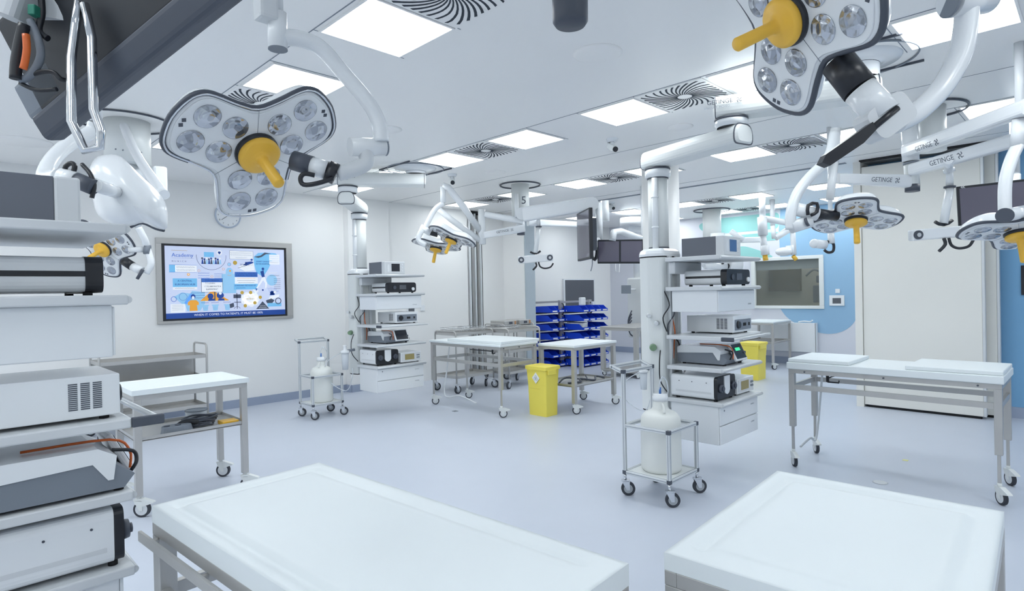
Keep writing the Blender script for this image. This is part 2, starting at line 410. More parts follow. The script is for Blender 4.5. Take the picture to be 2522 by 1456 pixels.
for x,y,l in ((1.61,2.01,'square ceiling vent with swirling slots at the top edge of the photo'),(1.61,4.31,'square swirl ceiling vent half hidden behind the large left surgical light'),(1.61,5.47,'square swirl ceiling vent above the far left ceiling column'),
    (3.96,2.01,'square swirl ceiling vent above the arm of the right supply boom'),(3.96,4.31,'square swirl ceiling vent between two light panels near the ceiling centre'),(3.96,6.64,'square swirl ceiling vent above the left supply boom arm'),
    (6.3,2.01,'square swirl ceiling vent left of the light panel at the right column group'),(6.3,4.33,'square swirl ceiling vent beside the round structural column'),(6.3,6.64,'square swirl ceiling vent just behind the column numbered five'),
    (9.42,4.42,'small distant swirl ceiling vent beyond the structural column'),(11.0,4.5,'farthest swirl ceiling vent in the distance')): vent(x,y,l)
def cover(x,y,r,label):
    g=G(); g.lathe([(0,-.012),(r-.02,-.012),(r,-.004),(r,0)],(x,y,3)); tag(g.obj('ceiling_cover',M_ceil),label,'ceiling cover','flat round ceiling covers')
cover(3.05,2.24,.155,'flat round white cover on the ceiling near the top centre'); cover(3.01,4.57,.13,'flat round ceiling cover behind the large left surgical light')
cover(.69,7.11,.22,'large flat round ceiling cover in the upper left'); cover(5.1,5.35,.13,'flat round ceiling cover beside the small camera on the left'); cover(5.0,2.75,.12,'flat round cover beside the right boom joint')
def ceilcam(x,y,rz,label,s=1):
    t=thing('ceiling_camera',label,'camera',(x,y,3),rz,'small ceiling cameras')
    g=G(); g.lathe([(0,-.03*s),(.05*s,-.03*s),(.06*s,0)],(0,0,0),20); g.cyl((0,0,-.03*s),(0,0,-.07*s),.02*s); g.obj('mount',M_white,t)
    g=G(Matrix.Translation((0,0,-.085*s))@Matrix.Rotation(.5,4,'Y')); g.box(-.07*s,.06*s,-.03*s,.03*s,-.03*s,.03*s,.01*s); g.obj('camera_body',M_white2,t)
    g=G(Matrix.Translation((0,0,-.085*s))@Matrix.Rotation(.5,4,'Y')); g.cyl((.06*s,0,0),(.075*s,0,0),.026*s); g.obj('lens',M_black,t)
ceilcam(4.87,3.42,-2.0,'small white ceiling camera near the centre of the ceiling',1.0); ceilcam(4.75,5.78,-2.2,'small white and black ceiling camera left of the column numbered five',1.0)
ceilcam(8.35,5.9,-2,'small ceiling camera beyond the folding wall track')
# dark cylinder hanging at the top edge
p=U(1404,20,2.2); t=thing('hanging_joint','dark grey round cap hanging at the top edge of the photo','joint',(p.x,p.y,3))
g=G(); g.lathe([(0,p.z-.068),(.055,p.z-.066),(.066,p.z-.05),(.067,p.z+.06),(.06,p.z+.075),(.05,p.z+.08),(0,p.z+.08)],(p.x,p.y,0)); g.obj('cap',M_dkgrey,t,True)
g=G(); g.cyl((p.x,p.y,p.z+.08),(p.x,p.y,3),.05); g.obj('pole',M_white,t,True)
# ================================================================ casters, tables
def caster(parent,x,y,ztop,r=.05,rz=0,style='w',world=False):
    T=Matrix.Translation((x,y,0))@Matrix.Rotation(rz,4,'Z'); g=G(T)
    mb=M_white2 if style=='w' else M_chrome
    g.cyl((0,0,ztop),(0,0,r*2+.012),.014 if style=='w' else .01)
    g.prism(rects([(-.035,-.018),(.028,-.018),(.028,.018),(-.035,.018)],.01),2*r+.002,2*r+.014)
    for s in (-1,1):
        X=Matrix.Translation((0,s*.016,0))@Matrix.Rotation(PI/2,4,'X')
        g.prism([(-.03,2*r+.006),(.026,2*r+.006),(-.008,r*.8),(-.03,r*.8)],-.002,.002,X)
    if style=='w': g.prism([(-.105,2*r-.012),(-.10,2*r-.004),(-.03,2*r+.02),(.03,2*r+.015),(.02,2*r-.02),(-.02,r*1.3)],-.017,.017,Matrix.Rotation(PI/2,4,'X'))
    c=g.obj('caster',mb,parent,world)
    g=G(T); g.cyl((-.02,-.012,r),(-.02,.012,r),r,n=28); w_=g.obj('wheel',M_rub,c)
    g=G(T); g.cyl((-.02,-.0135,r),(-.02,.0135,r),r*(.74 if style=='w' else .64),n=24); g.obj('wheel_hub',M_offw if style=='w' else mat('grey_wheel_hub',(168,174,180),.4),c)
    return c
def grooved_top(L,W,th,bw=.055,gw=.022,dep=.012,open_near=True,n=.0125):
    """slab from (0,0) to (L,W), top face at z=0 with a routed channel along three sides"""
    g=G(); nx=int(L/n);ny=int(W/n)
    def zz(x,y):
        d=min(abs(y-bw) if x>bw*1.6 else 9, abs(y-(W-bw)) if x>bw*1.6 else 9, abs(x-(L-bw)) if bw<y<W-bw else 9)
        if x<=bw*1.6:
            d=min(math.hypot(x-bw*1.6,y-bw),math.hypot(x-bw*1.6,y-(W-bw)))
        if x>L-bw or y<bw or y>W-bw:
            cx=min(max(x,bw*1.6),L-bw); cy=min(max(y,bw),W-bw); d=math.hypot(x-cx,y-cy)
        inner=-.003 if (x<L-bw and bw<y<W-bw and x>bw*1.6) else 0
        if d>=gw: return inner*min(1,(d-gw)/.01) if inner else 0
        t=d/gw; return -dep*(1-t*t)
    V_=[[g.b.verts.new((L*i/nx,W*j/ny,zz(L*i/nx,W*j/ny))) for j in range(ny+1)] for i in range(nx+1)]
    for i in range(nx):
        for j in range(ny):
            f=g.b.faces.new((V_[i][j],V_[i+1][j],V_[i+1][j+1],V_[i][j+1])); f.smooth=True
    # sides and bottom
    ring=[V_[i][0] for i in range(nx+1)]+[V_[nx][j] for j in range(1,ny+1)]+[V_[i][ny] for i in range(nx-1,-1,-1)]+[V_[0][j] for j in range(ny-1,0,-1)]
    low=[g.b.verts.new((v.co.x,v.co.y,-th)) for v in ring]; K=len(ring)
    for k in range(K): g.b.faces.new((ring[k],low[k],low[(k+1)%K],ring[(k+1)%K]))
    g.b.faces.new(low); return g
def table(name,label,cat,x,y,rz,L,W,H,th=.045,groove=True,tele=False,rail=None,shelf=None,leg=.04,over=.0,cr=.05,group=None,crank=False,brz=(2.6,2.6,2.6,2.6),feet=(1,1,1,1),steel=None,front=False,toplabel=None):
    """corner at (x,y), length L along local x, width W along local y"""
    st=steel or M_steel
    t=thing(name,label,cat,(x,y,0),rz,group)
    if groove: g=grooved_top(L,W,th); 
    else: g=G(); g.box(0,L,0,W,-th,0,.006)
    for v in g.b.verts: v.co.z+=H
    o=g.obj('work_top',M_poly,t)
    if toplabel: o['label']=toplabel
    z1=H-th; a=over
    g=G(); h=.035
    for q in ((a,L-a,a,a+.03),(a,L-a,W-a-.03,W-a),(a,a+.03,a+.03,W-a-.03),(L-a-.03,L-a,a+.03,W-a-.03)): g.box(*q,z1-h,z1-.0005,.002)
    g.obj('top_frame',st,t)
    k=0; wt=2*cr+.03
    for (lx,ly) in ((a,a),(L-a-leg,a),(L-a-leg,W-a-leg),(a,W-a-leg)):
        g=G()
        zl=.33 if tele else wt
        g.box(lx,lx+leg,ly,ly+leg,zl,z1-h,.003); 
        o=g.obj('leg',st,t)
        if tele:
            g=G(); g.box(lx+leg*.28,lx+leg*.72,ly+leg*.28,ly+leg*.72,wt-.01,zl+.05,.002); g.obj('inner_tube',M_steel,o)
        if feet[k]: caster(t,lx+leg/2,ly+leg/2,wt+.01,cr,brz[k])
        k+=1
    if rail:
        g=G()
        for q in ((a+leg*.2,L-a-leg*.2,a+.005,a+.03),(a+leg*.2,L-a-leg*.2,W-a-.03,W-a-.005),(a+.005,a+.03,a+.03,W-a-.03),(L-a-.03,L-a-.005,a+.03,W-a-.03)): g.box(*q,rail-.02,rail+.02,.002)
        g.obj('lower_rail',st,t)
    if shelf:
        g=G(); g.box(a+.01,L-a-.01,a+.01,W-a-.01,shelf-.03,shelf-.026)
        for q in ((a+.01,L-a-.01,a+.01,a+.014),(a+.01,L-a-.01,W-a-.014,W-a-.01),(a+.01,a+.014,a+.014,W-a-.014),(L-a-.014,L-a-.01,a+.014,W-a-.014)): g.box(*q,shelf-.035,shelf-.004)
        g.obj('lower_shelf',st,t)
    if front:
        g=G()
        for px in (.1*L,.5*L,.9*L): g.cyl((px,a-.01,z1-.018),(px,a,z1-.018),.006,n=10)
        g.obj('bolt',M_dkgrey,t)
    if crank:
        g=G(); g.cyl((L*.2,W*.5,z1-.07),(L*.2,W*.2,z1-.07),.006,n=8); g.cyl((L*.2,W*.2,z1-.1),(L*.2,W*.2,z1-.03),.012,n=10); g.tube([(L*.2,W*.2,z1-.1),(L*.26,W*.2,z1-.1),(L*.26,W*.2,z1-.08)],.006); g.obj('crank',M_black,t)
        g=G(); g.tube([(L*.1,W*.75,z1-.05),(L*.08,W*.78,.5),(L*.05,W*.8,.15),(.06,W*.6,.17),(.03,W*.35,.12)],.009,sub=6); g.obj('brake_hose',M_offw,t)
    return t
# two tables in the foreground
R=math.radians
t=table('dissection_table','long white grooved worktop on a steel table in the left foreground','table',1.115,.76,R(94),1.30,.555,.88,th=.05,rail=.62,leg=.05,cr=.06)
g=G(); g.box(.02,1.33,.575,.585,.775,.805,.002); r_=g.obj('side_rail',M_steel,t)
for k in (.12,.5,.9,1.25): g=G(); g.cyl((k,.555,.79),(k,.576,.79),.008,n=10); g.obj('rail_bolt',M_steel,r_)
table('dissection_table','white grooved worktop on a steel table at the bottom right corner','table',1.248,.147,R(3),.80,.585,.88,th=.04,leg=.05,rail=.6,cr=.06)
# tables around the room
table('instrument_table','steel wheeled table with grooved white top beside the nearest left boom, cables on its shelf','table',.985,4.66,0,.78,.60,.875,th=.035,over=.012,shelf=.55,cr=.055,leg=.045,brz=(2.4,2.4,2.4,2.4))
table('dissection_table','long steel height adjustable table in front of the cream folding wall','table',5.075,1.86,R(-90),1.40,.60,.865,th=.055,groove=False,tele=True,rail=.66,over=.012,leg=.045,crank=True,brz=(2.2,2.2,2.2,2.2),front=True)
for nm,a,b,l in (('cutting_board',.0,.46,'thick white cutting board on the left end of the long table'),('cutting_board',.83,1.39,'thick white cutting board on the right end of the long table')):
    g=G(); g.box(5.10,5.665,1.855-b,1.855-a,.865,.895,.006); tag(g.obj(nm,M_poly),l,'cutting board','white cutting boards on the long table')
table('dissection_table','steel height adjustable table with a thick white top left of the yellow bin','table',4.80,5.02,0,.66,1.38,.87,th=.03,groove=False,tele=True,rail=.62,over=.012,leg=.045,brz=(2.5,2.5,2.5,2.5),front=True,crank=True)
g=G(); g.box(4.83,5.50,5.03,6.05,.87,.905,.006); tag(g.obj('cutting_board',M_poly),'large white cutting board on the table left of the yellow bin','cutting board')
table('instrument_table','small steel wheeled table with a flat white top behind the yellow bin','table',5.50,4.47,0,.88,.60,.835,th=.03,groove=False,shelf=.36,over=.01,leg=.05,cr=.05,brz=(2.4,2.4,2.4,2.4))
table('work_bench','grey steel bench between the blue bins and the round column','table',8.35,5.45,0,1.35,.75,.86,th=.03,groove=False,shelf=.12,over=0,leg=.07,cr=.04)
for o in list(C.objects):
    if o.name.startswith('work_bench'):
        for ch in o.children:
            if ch.name.startswith('work_top'): ch.data.materials[0]=M_steel
table('instrument_table','distant steel table with a white top in front of the white radiator','table',10.75,4.15,0,.85,.62,.86,th=.03,groove=False,shelf=.5,leg=.04,cr=.05)
# things on the lower shelf of the left table
zs=.524+.003
t=thing('cable_bundle','coil of grey cables lying on the lower shelf of the left table','cable',(1.5,4.8,zs))
g=G()
for k in range(6): g.tube([(1.47+.10*math.cos(a+k)*(1+.08*k%3)*.9,4.86+.07*math.sin(a+k),zs+.012+.011*k+.006*math.sin(3*a+k)) for a in [i*PI/5 for i in range(10)]],.007,sub=3,closed=True,n=8)
g.obj('cable_coil',M_dkgrey,t,True)
g=G(); g.tube([(1.28,4.80,zs+.02),(1.34,4.82,zs+.05),(1.42,4.80,zs+.05),(1.5,4.84,zs+.02)],.02,sub=4); g.obj('cable_end',M_black,t,True)
t=thing('power_console','grey oval handheld console on the lower shelf of the left table','console',(1.25,4.78,zs))
g=G(); g.loft([rects([(1.16,4.72),(1.36,4.70),(1.40,4.76),(1.34,4.84),(1.2,4.84)],.04,4) and [(x,y,zs) for x,y in rects([(1.16,4.72),(1.36,4.70),(1.40,4.76),(1.34,4.84),(1.2,4.84)],.04,4)],[(x,y,zs+.05) for x,y in rects([(1.17,4.725),(1.35,4.705),(1.385,4.76),(1.335,4.83),(1.205,4.83)],.04,4)]]); g.obj('housing',M_grey,t,True)
g=G(); g.cyl((1.22,4.775,zs+.05),(1.22,4.775,zs+.056),.02); g.cyl((1.29,4.765,zs+.05),(1.29,4.765,zs+.056),.02); g.obj('socket',M_dkgrey,t,True)
g=G(); g.box(1.58,1.70,4.71,4.82,zs,zs+.028,.004); tag(g.obj('label_packet',M_yel),'flat yellow packet at the right end of the lower shelf of the left table','packet')
t=thing('plastic_jar','clear plastic bowl with a grey rim standing on the lower shelf of the left table','bowl',(1.5,5.05,zs))
g=G(); g.lathe([(0,0),(.05,0),(.07,.03),(.08,.09),(.076,.09),(.066,.032),(.048,.006),(0,.006)],(1.5,5.05,zs)); g.obj('bowl_wall',M_tubeclear,t,True)
g=G(); g.tube([(1.5+.08*math.cos(a),5.05+.08*math.sin(a),zs+.09) for a in [i*PI/12 for i in range(24)]],.004,closed=True,n=6); g.obj('rim',M_grey,t,True)
# cables on the shelf of the small table
g=G(); g.tube([(5.65,4.7,.345),(5.8,4.62,.35),(5.95,4.75,.36),(6.05,4.6,.345),(6.2,4.68,.37),(6.28,4.6,.345)],.012,sub=5); g.tube([(5.6,4.8,.345),(5.8,4.85,.38),(6.0,4.7,.35),(6.2,4.85,.36)],.01,sub=5)
tag(g.obj('cable',M_dkgrey),'dark tangled cables on the lower shelf of the small table behind the yellow bin','cable')
# ---------------------------------------------------------------- tubular steel trolleys
def trolley(label,x,y,rz,L,W,H,shelves,group,cr=.06,handle=True,folded=False):
    t=thing('shelf_trolley',label,'trolley',(x,y,0),rz,group)
    r=.012
    for xx in (0,L):
        g=G(); g.tube([(xx,0,.15),(xx,0,H-.05),(xx,.012,H-.015),(xx,.05,H),(xx,W-.05,H),(xx,W-.012,H-.015),(xx,W,H-.05),(xx,W,.15)],r,n=10); g.obj('side_frame',M_steel,t)
    for z in shelves:
        g=G(); g.box(.0,L,.0,W,z,z+.003)
        for q in ((0,L,0,.004),(0,L,W-.004,W),(0,.004,.004,W-.004),(L-.004,L,.004,W-.004)): g.box(*q,z+.003,z+.04)
        g.obj('shelf',M_steel,t)
    for (a,b) in ((0,0),(L,0),(L,W),(0,W)): caster(t,a,b,.16,cr,random.uniform(0,6),'c')
    return t
t=trolley('steel shelf trolley with round handles against the left wall below the big screen',1.28,7.42,0,1.05,.45,.96,[.22,.55,.80],'steel shelf trolleys')
g=G(); g.box(.01,1.04,.44,.444,.58,.80); g.obj('back_panel',M_steel,t)
trolley('steel shelf trolley loaded with instrument baskets, left of the drawer unit table',5.55,6.75,0,.75,.50,.92,[.22,.86],'steel shelf trolleys',cr=.06)
trolley('steel shelf trolley behind the middle table, second from the left',6.35,6.45,.05,.75,.5,.92,[.22,.55,.86],'steel shelf trolleys')
trolley('steel shelf trolley with boxes on it beside the grey pier',7.0,7.2,0,.72,.5,.94,[.2,.55,.86],'steel shelf trolleys')
for i,(x,y,l) in enumerate(((5.6,6.8,'wire basket of instruments on the trolley left of the middle table'),(5.95,6.8,'second wire basket of instruments on the trolley left of the middle table'),(6.42,6.52,'wire basket of instruments on the second trolley behind the middle table'))):
    t=thing('wire_basket',l,'basket',(x,y,.905),0,'wire instrument baskets')
    z0=.905; g=G(Matrix.Translation((-0,0,0)))
    for k in range(8): g.tube([(x+.04*k,y,z0+.06),(x+.04*k,y,z0+.003),(x+.04*k,y+.38,z0+.003),(x+.04*k,y+.38,z0+.06)],.002,n=5)
    for k in range(2): g.tube([(x,y,z0+.03+.03*k),(x+.28,y,z0+.03+.03*k),(x+.28,y+.38,z0+.03+.03*k),(x,y+.38,z0+.03+.03*k)],.003,n=5,closed=True)
    g.obj('wire_frame',M_chrome,t,True)
    g=G()
    for k in range(7): g.tube([(x+.03+.03*k,y+.05,z0+.012+.004*(k%3)),(x+.05+.028*k,y+.32,z0+.02)],.005,n=6)
    g.obj('instruments',M_steel,t,True)
for (x,y,l) in ((7.05,7.25,'grey instrument case with a dark latch on the trolley by the pier, left one'),(7.42,7.25,'grey instrument case with a dark latch on the trolley by the pier, right one')):
    t=thing('instrument_case',l,'case',(x,y,.905),0,'instrument cases on the trolley by the pier')
    z0=.905; g=G(); g.box(x,x+.30,y,y+.36,z0,z0+.09,.008); g.obj('case_body',M_steel,t,True)
    g=G(); g.box(x+.11,x+.19,y-.006,y,z0+.03,z0+.07,.002); g.obj('latch',M_dkgrey,t,True)
    g=G(); g.box(x+.24,x+.28,y-.004,y,z0+.02,z0+.08,.001); g.obj('tag',mat('brown_tag',(190,140,100)),t,True)
# ---------------------------------------------------------------- yellow bin
def ybin(label,x0,y0,w_,d_,H,symbol=True):
    t=thing('waste_bin',label,'bin',(x0+w_/2,y0+d_/2,0),0,'yellow clinical waste bins')
    def rr(x0,x1,y0,y1,z,r_=.02): return [(a,b,z) for a,b in rects([(x0,y0),(x1,y0),(x1,y1),(x0,y1)],r_,3)]
    i=.02; h=.03
    g=G(); g.loft([rr(x0+i,x0+w_-i,y0+i,y0+d_-i,0),rr(x0+i*.6,x0+w_-i*.6,y0+i*.6,y0+d_-i*.6,H*.6),rr(x0,x0+w_,y0,y0+d_,H-.04)]); g.obj('bin_body',M_ybin,t,True)
    g=G(); g.loft([rr(x0-.012,x0+w_+.012,y0-.012,y0+d_+.012,H-.045),rr(x0-.012,x0+w_+.012,y0-.012,y0+d_+.012,H-.006),rr(x0+.0,x0+w_,y0+.0,y0+d_,H),rr(x0+.03,x0+w_-.03,y0+.03,y0+d_-.03,H-.012)]); g.obj('lid',M_ybin,t,True)
    g=G(); g.box(x0+.03,x0+w_-.08,y0-.020,y0,H-.1,H-.045,.004); g.obj('handle_grip',M_ybin,t,True)
    if symbol:
        X=Matrix(((0,0,-1,x0+.004),(-1,0,0,y0+d_*.5),(0,1,0,H*.76),(0,0,0,1)))
        g=G(X); g.prism([(0,-.068),(.06,0),(0,.068),(-.06,0)],.003,.006); g.obj('warning_label',M_hazw,t,True)
        g=G(X)
        for k in range(3):
            a=PI/2+k*2*PI/3; g.tube([(math.cos(a)*.018+.014*math.cos(b),math.sin(a)*.018+.014*math.sin(b)-.003,.0065) for b in [j*PI/5 for j in range(10)]],.0018,closed=True,n=5)
        g.obj('warning_symbol',M_grey,t,True)
        g=G(X); g.box(-.10,.06,.10,.103,.001,.003); g.box(-.10,.06,-.13,-.127,.001,.003); g.obj('moulded_line',mat('yellow_shadow_line',(222,200,80)),t,True)
    return t
ybin('yellow clinical waste bin with a white diamond warning label on the floor in the middle',5.17,4.64,.25,.32,.60)
ybin('distant yellow clinical waste bin seen between the shelves of the right supply boom',9.35,3.85,.35,.32,.60,False)
# ---------------------------------------------------------------- bottle carts
def bottle_cart(x0,y0,L,W,hs,hh,cart_label,bottle_label,tube_label,H=.58):
    t=thing('bottle_trolley',cart_label,'trolley',(x0,y0,0),0,'aluminium bottle trolleys')
    r=.013; zb=.17; zm=.51
    def bar(g,a,b):
        a=V(a);b=V(b); d=(b-a); L_=d.length; T=frame(a,(1,0,0) if abs(d.normalized().x)<.9 else (0,1,0),d)
        g.box(-r,r,-r,r,0,L_,.003,1,T)
        return g
    def groove(g,a,b):
        a=V(a);b=V(b); d=(b-a); T=frame(a,(1,0,0) if abs(d.normalized().x)<.9 else (0,1,0),d)
        for s in (-1,1):
            g.box(s*r,s*(r+.0006),-.002,.002,.004,d.length-.004,0,1,T); g.box(-.002,.002,s*r,s*(r+.0006),.004,d.length-.004,0,1,T)
    posts=[((0,0),zm),((L,0),zm),((0,W),hh),((L,W),hh)]
    # the two tall posts stand at the handle end (far y)
    ends=[]
    for (p,z) in posts: ends.append(((p[0],p[1],zb-.01),(p[0],p[1],z)))
    for z in (zb,zm): 
        for a,b in (((0,0),(L,0)),((L,0),(L,W)),((0,W),(L,W)),((0,0),(0,W))):
            dx=V((b[0]-a[0],b[1]-a[1],0)).normalized()*r; ends.append(((a[0]+dx.x,a[1]+dx.y,z),(b[0]-dx.x,b[1]-dx.y,z)))
    ends.append(((-.0,W,hh),(L,W,hh))); ends.append(((0,W+r,hh),(-.0,W+.10,hh+.03))); ends.append(((L,W+r,hh),(L,W+.10,hh+.03))); ends.append(((-.013,W+.10,hh+.03),(L+.013,W+.10,hh+.03)))
    for k,(a,b) in enumerate(ends):
        g=bar(G(),a,b); o=g.obj('frame_bar',M_alu,t); g=G(); groove(g,a,b); g.obj('bar_groove',M_line,o)
    for (p,z) in posts:
        for zz in (zb,zm) if z==zm else (zb,zm,hh):
            if z==hh and zz==zm: continue
            g=G(); g.box(p[0]-r-.001,p[0]+r+.001,p[1]-r-.001,p[1]+r+.001,zz-r-.001,zz+r+.001,.002); g.obj('corner_joint',M_dkgrey,t)
    g=G(); g.box(r,L-r,r,W-r,zb-.002,zb+.008); g.obj('base_board',M_white2,t)
    for (a,b) in ((0,0),(L,0),(0,W),(L,W)): caster(t,a,b,zb-.01,.05,2.3+.5*a,'c')
    cx,cy=x0+L*.52,y0+W*.5; z0=zb+.008; R_=min(L,W)*.40
    b=thing('bottle',bottle_label,'bottle',(cx,cy,z0),0,'large white bottles')
    g=G(); g.lathe([(0,0),(R_*.9,0),(R_*.98,.012),(R_,.03),(R_,.30*H/.58),(R_*1.0,.34*H/.58),(R_*.95,.39*H/.58),(R_*.78,.42*H/.58),(R_*.46,.44*H/.58),(R_*.38,.46*H/.58),(R_*.36,.50*H/.58),(R_*.33,.52*H/.58)],(0,0,0)); g.obj('bottle_body',M_bottle,b)
    g=G(); zc=.505*H/.58; g.lathe([(R_*.30,zc),(R_*.39,zc),(R_*.39,zc+.035),(R_*.36,zc+.037),(R_*.36,zc+.05),(0,zc+.05)],(0,0,0),20); g.obj('cap',M_white,b)
    for s in (-1,1):
        g=G(); X=Matrix.Rotation(.8,4,'Z'); g.tube([X@V((s*R_*.36,0,.49*H/.58)),X@V((s*R_*.62,0,.475*H/.58)),X@V((s*R_*.74,0,.43*H/.58))],.009,sub=3,n=8); g.obj('handle',M_bottle,b)
    tz=z0+zc+.05
    tu=thing('suction_tube',tube_label,'tube',(cx,cy,tz))
    g=G(); g.tube([(cx,cy,tz+.0),(cx-.005,cy,tz+.07),(cx+.02,cy-.01,tz+.12),(cx+.06,cy-.02,tz+.08),(cx+.075,cy-.02,tz-.0),(cx+.07,cy+.02,tz-.05)],.005,sub=5,n=8); g.obj('tube',M_tubeclear,tu,True)
    g=G(); g.cyl((cx,cy,tz),(cx,cy,tz+.045),.0085); g.obj('connector',mat('blue_connector',(70,120,190)),tu,True)
bottle_cart(3.585,2.10,.385,.36,.5,.90,'aluminium profile trolley on castors carrying the large bottle, right of centre','large white plastic bottle in the trolley right of centre','clear suction tube with a blue connector on top of the right bottle')
bottle_cart(3.29,6.72,.385,.34,.5,.92,'aluminium profile trolley on castors beside the left wall equipment boom','large white plastic bottle in the trolley by the left wall','clear suction tube on top of the bottle by the left wall')
# ================================================================ equipment racks (supply booms) and devices
W_,D_=.73,.44
LEV=[1.745,1.51,1.125,.885,.625]
def rack(x0,y0,rz,label,arm,lev=LEV,group='ceiling supply booms with equipment shelves',hx=(.0,.33),head=True):
    t=thing('supply_boom',label,'supply boom',(x0,y0,0),rz,group)
    th=.032
    for i,z in enumerate(lev):
        if i==4: continue
        g=G(); g.box(0,W_,-.02,D_,z-th,z,.005,2); s=g.obj('shelf',M_offw,t)
        g=G(); g.cyl((.006,-.02,z-th/2),(W_-.006,-.02,z-th/2),.012,n=12); g.obj('edge_rail',M_alu,s)
    # shallow drawer box under the second shelf
    g=G(); g.box(.03,W_-.03,.02,D_-.04,lev[1]-.20,lev[1]-th,.004); du=g.obj('drawer_box',M_white,t)
    g=G(); g.box(.035,W_-.035,.012,.02,lev[1]-.196,lev[1]-th-.006,.003); dr=g.obj('drawer',M_white,du)
    X=Matrix(((1,0,0,W_-.14),(0,0,-1,.011),(0,1,0,lev[1]-.15),(0,0,0,1)))
    g=G(); text_into(g,'GETINGE',.016,X); g.obj('lettering',M_txtl,dr)
    # handle rail in front of the third shelf
    g=G(); z=lev[2]-.016; g.tube([(.03,-.022,z),(.03,-.10,z),(W_-.03,-.10,z),(W_-.03,-.022,z)],.011,n=10); g.obj('handle_rail',M_alu,t)
    g=G(); g.box(-.004,.016,-.115,-.021,z-.016,z+.016,.004); g.obj('rail_grip',M_dkgrey,t)
    # lower drawer unit
    z=lev[4]; g=G(); g.box(0,W_,-.02,D_,z-th,z,.005,2); s=g.obj('unit_top',M_offw,t)
    g=G(); g.cyl((.006,-.02,z-th/2),(W_-.006,-.02,z-th/2),.012,n=12); g.obj('edge_rail',M_alu,s)
    g=G(); g.box(.02,W_-.02,.02,D_-.02,z-.325,z-th,.006); un=g.obj('drawer_unit',M_white,t)
    for k in (0,1):
        zt=z-th-.006-k*.145
        g=G(); g.box(.024,W_-.024,.008,.0195,zt-.138,zt,.004); d=g.obj('drawer',M_white,un)
        g=G(); text_into(g,'GETINGE',.016,Matrix(((1,0,0,W_-.13),(0,0,-1,.0075),(0,1,0,zt-.05),(0,0,0,1)))); g.obj('lettering',M_txtl,d)
        if k==0: g=G(); g.cyl((.09,.008,zt-.03),(.09,.005,zt-.03),.007,n=10); g.obj('lock',M_grey,d)
    # rear carrier rails and service column
    for a in (.08,.2):
        g=G(); g.box(a,a+.03,D_,D_+.03,lev[4]-.1,lev[0]+.02,.002); g.obj('carrier_rail',M_alu,t)
    g=G(); g.box(.05,.5,D_-.06,D_,lev[0]-.13,lev[0]-th,.01); g.obj('shelf_bracket',M_offw,t)
    hx0,hx1=hx; hy0,hy1=D_+.03,D_+.27
    poly=[(hx0+.02,hy0),(hx1-.02,hy0),(hx1+.02,(hy0+hy1)/2),(hx1-.04,hy1),(hx0+.04,hy1),(hx0-.01,(hy0+hy1)/2)]
    poly=rects(poly,.03,3)
    g=G(); g.prism(poly,.50,1.755); h=g.obj('service_column',M_white2,t)
    cx_,cy_=(hx0+hx1)/2,(hy0+hy1)/2
    def sc(k,z): return [(cx_+(x-cx_)*k,cy_+(y-cy_)*k,z) for x,y in poly]
    g=G(); g.loft([sc(1.03,1.765),sc(1.03,1.785),sc(.97,1.81),sc(.8,1.83),sc(.5,1.835)],smooth=False); g.obj('column_cap',M_white,h)
    g=G(); g.loft([sc(.99,1.755),sc(.99,1.765)]); g.obj('seam',M_dark,h)
    g=G(); g.loft([sc(.97,.488),sc(.98,.50)]); g.obj('bottom_trim',M_dark,h)
    # gas outlets, valves and cables on the side of the column
    for k,(zz,m_,r_) in enumerate(((1.22,M_chrome,.022),(1.02,M_green,.03),(1.28,M_offw,.018))):
        g=G(); g.cyl((hx0-.005,hy0+.05+.04*k,zz),(hx0-.05,hy0+.03+.03*k,zz),r_,r_*.8,n=16); o=g.obj('gas_outlet',m_,h)
    for k in range(6):
        g=G(); a=.04+.05*k; zt=[1.48,1.45,1.30,1.09,1.07,.86][k]; zb=[1.15,1.05,.92,.9,.7,.68][k]
        g.tube([(a,D_+.035,zt),(a+.03*math.sin(k*2),D_-.01,(zt+zb)/2+.05),(a-.05*math.cos(k),D_+.02,(zt+zb)/2-.05),(a+.02,D_+.03,zb)],.005,sub=5,n=7); g.obj('cable',[M_black,M_dkgrey,M_orange,M_black,M_grey,M_black][k],t)
    g=G(); g.tube([(hx0-.01,hy0+.02,1.0),(hx0-.06,hy0,.9),(hx0-.05,hy0,.76),(hx0+.02,hy0-.02,.66)],.005,sub=5,n=7); g.obj('cable',M_black,t)
    if arm:
        (jx,jy),(mx,my),za,zb_,style=arm           # world coordinates of the middle joint and of the ceiling mount
        T=Matrix.Translation((x0,y0,0))@Matrix.Rotation(rz,4,'Z'); c=T@V((cx_,cy_,0))
        # drop tube
        g=G(); g.cyl((c.x,c.y,1.83),(c.x,c.y,za-.14),.082,n=32); tb=g.obj('drop_tube',M_white2,t,True)
        n_=V((-.707,-.707,0)); s_=V((.707,-.707,0))
        g=G(); q=c+n_*.075-s_*.045; g.tube([(q.x,q.y,1.83),(q.x,q.y,za-.17)],.026,n=12); 
        for zz in (2.0,2.25): g.cyl((q.x,q.y,zz),(q.x,q.y,zz+.012),.031,n=12)
        g.obj('cable_channel',M_white,tb,True)
        g=G(); g.cyl((c.x,c.y,1.835),(c.x,c.y,1.845),.084,n=32); g.obj('seam',M_dkgrey,tb,True)
        g=G(); g.lathe([(.086,za-.16),(.10,za-.155),(.105,za-.13),(.105,za-.10),(.09,za-.085)],(c.x,c.y,0),36); cl=g.obj('swivel_collar',M_white,tb,True)
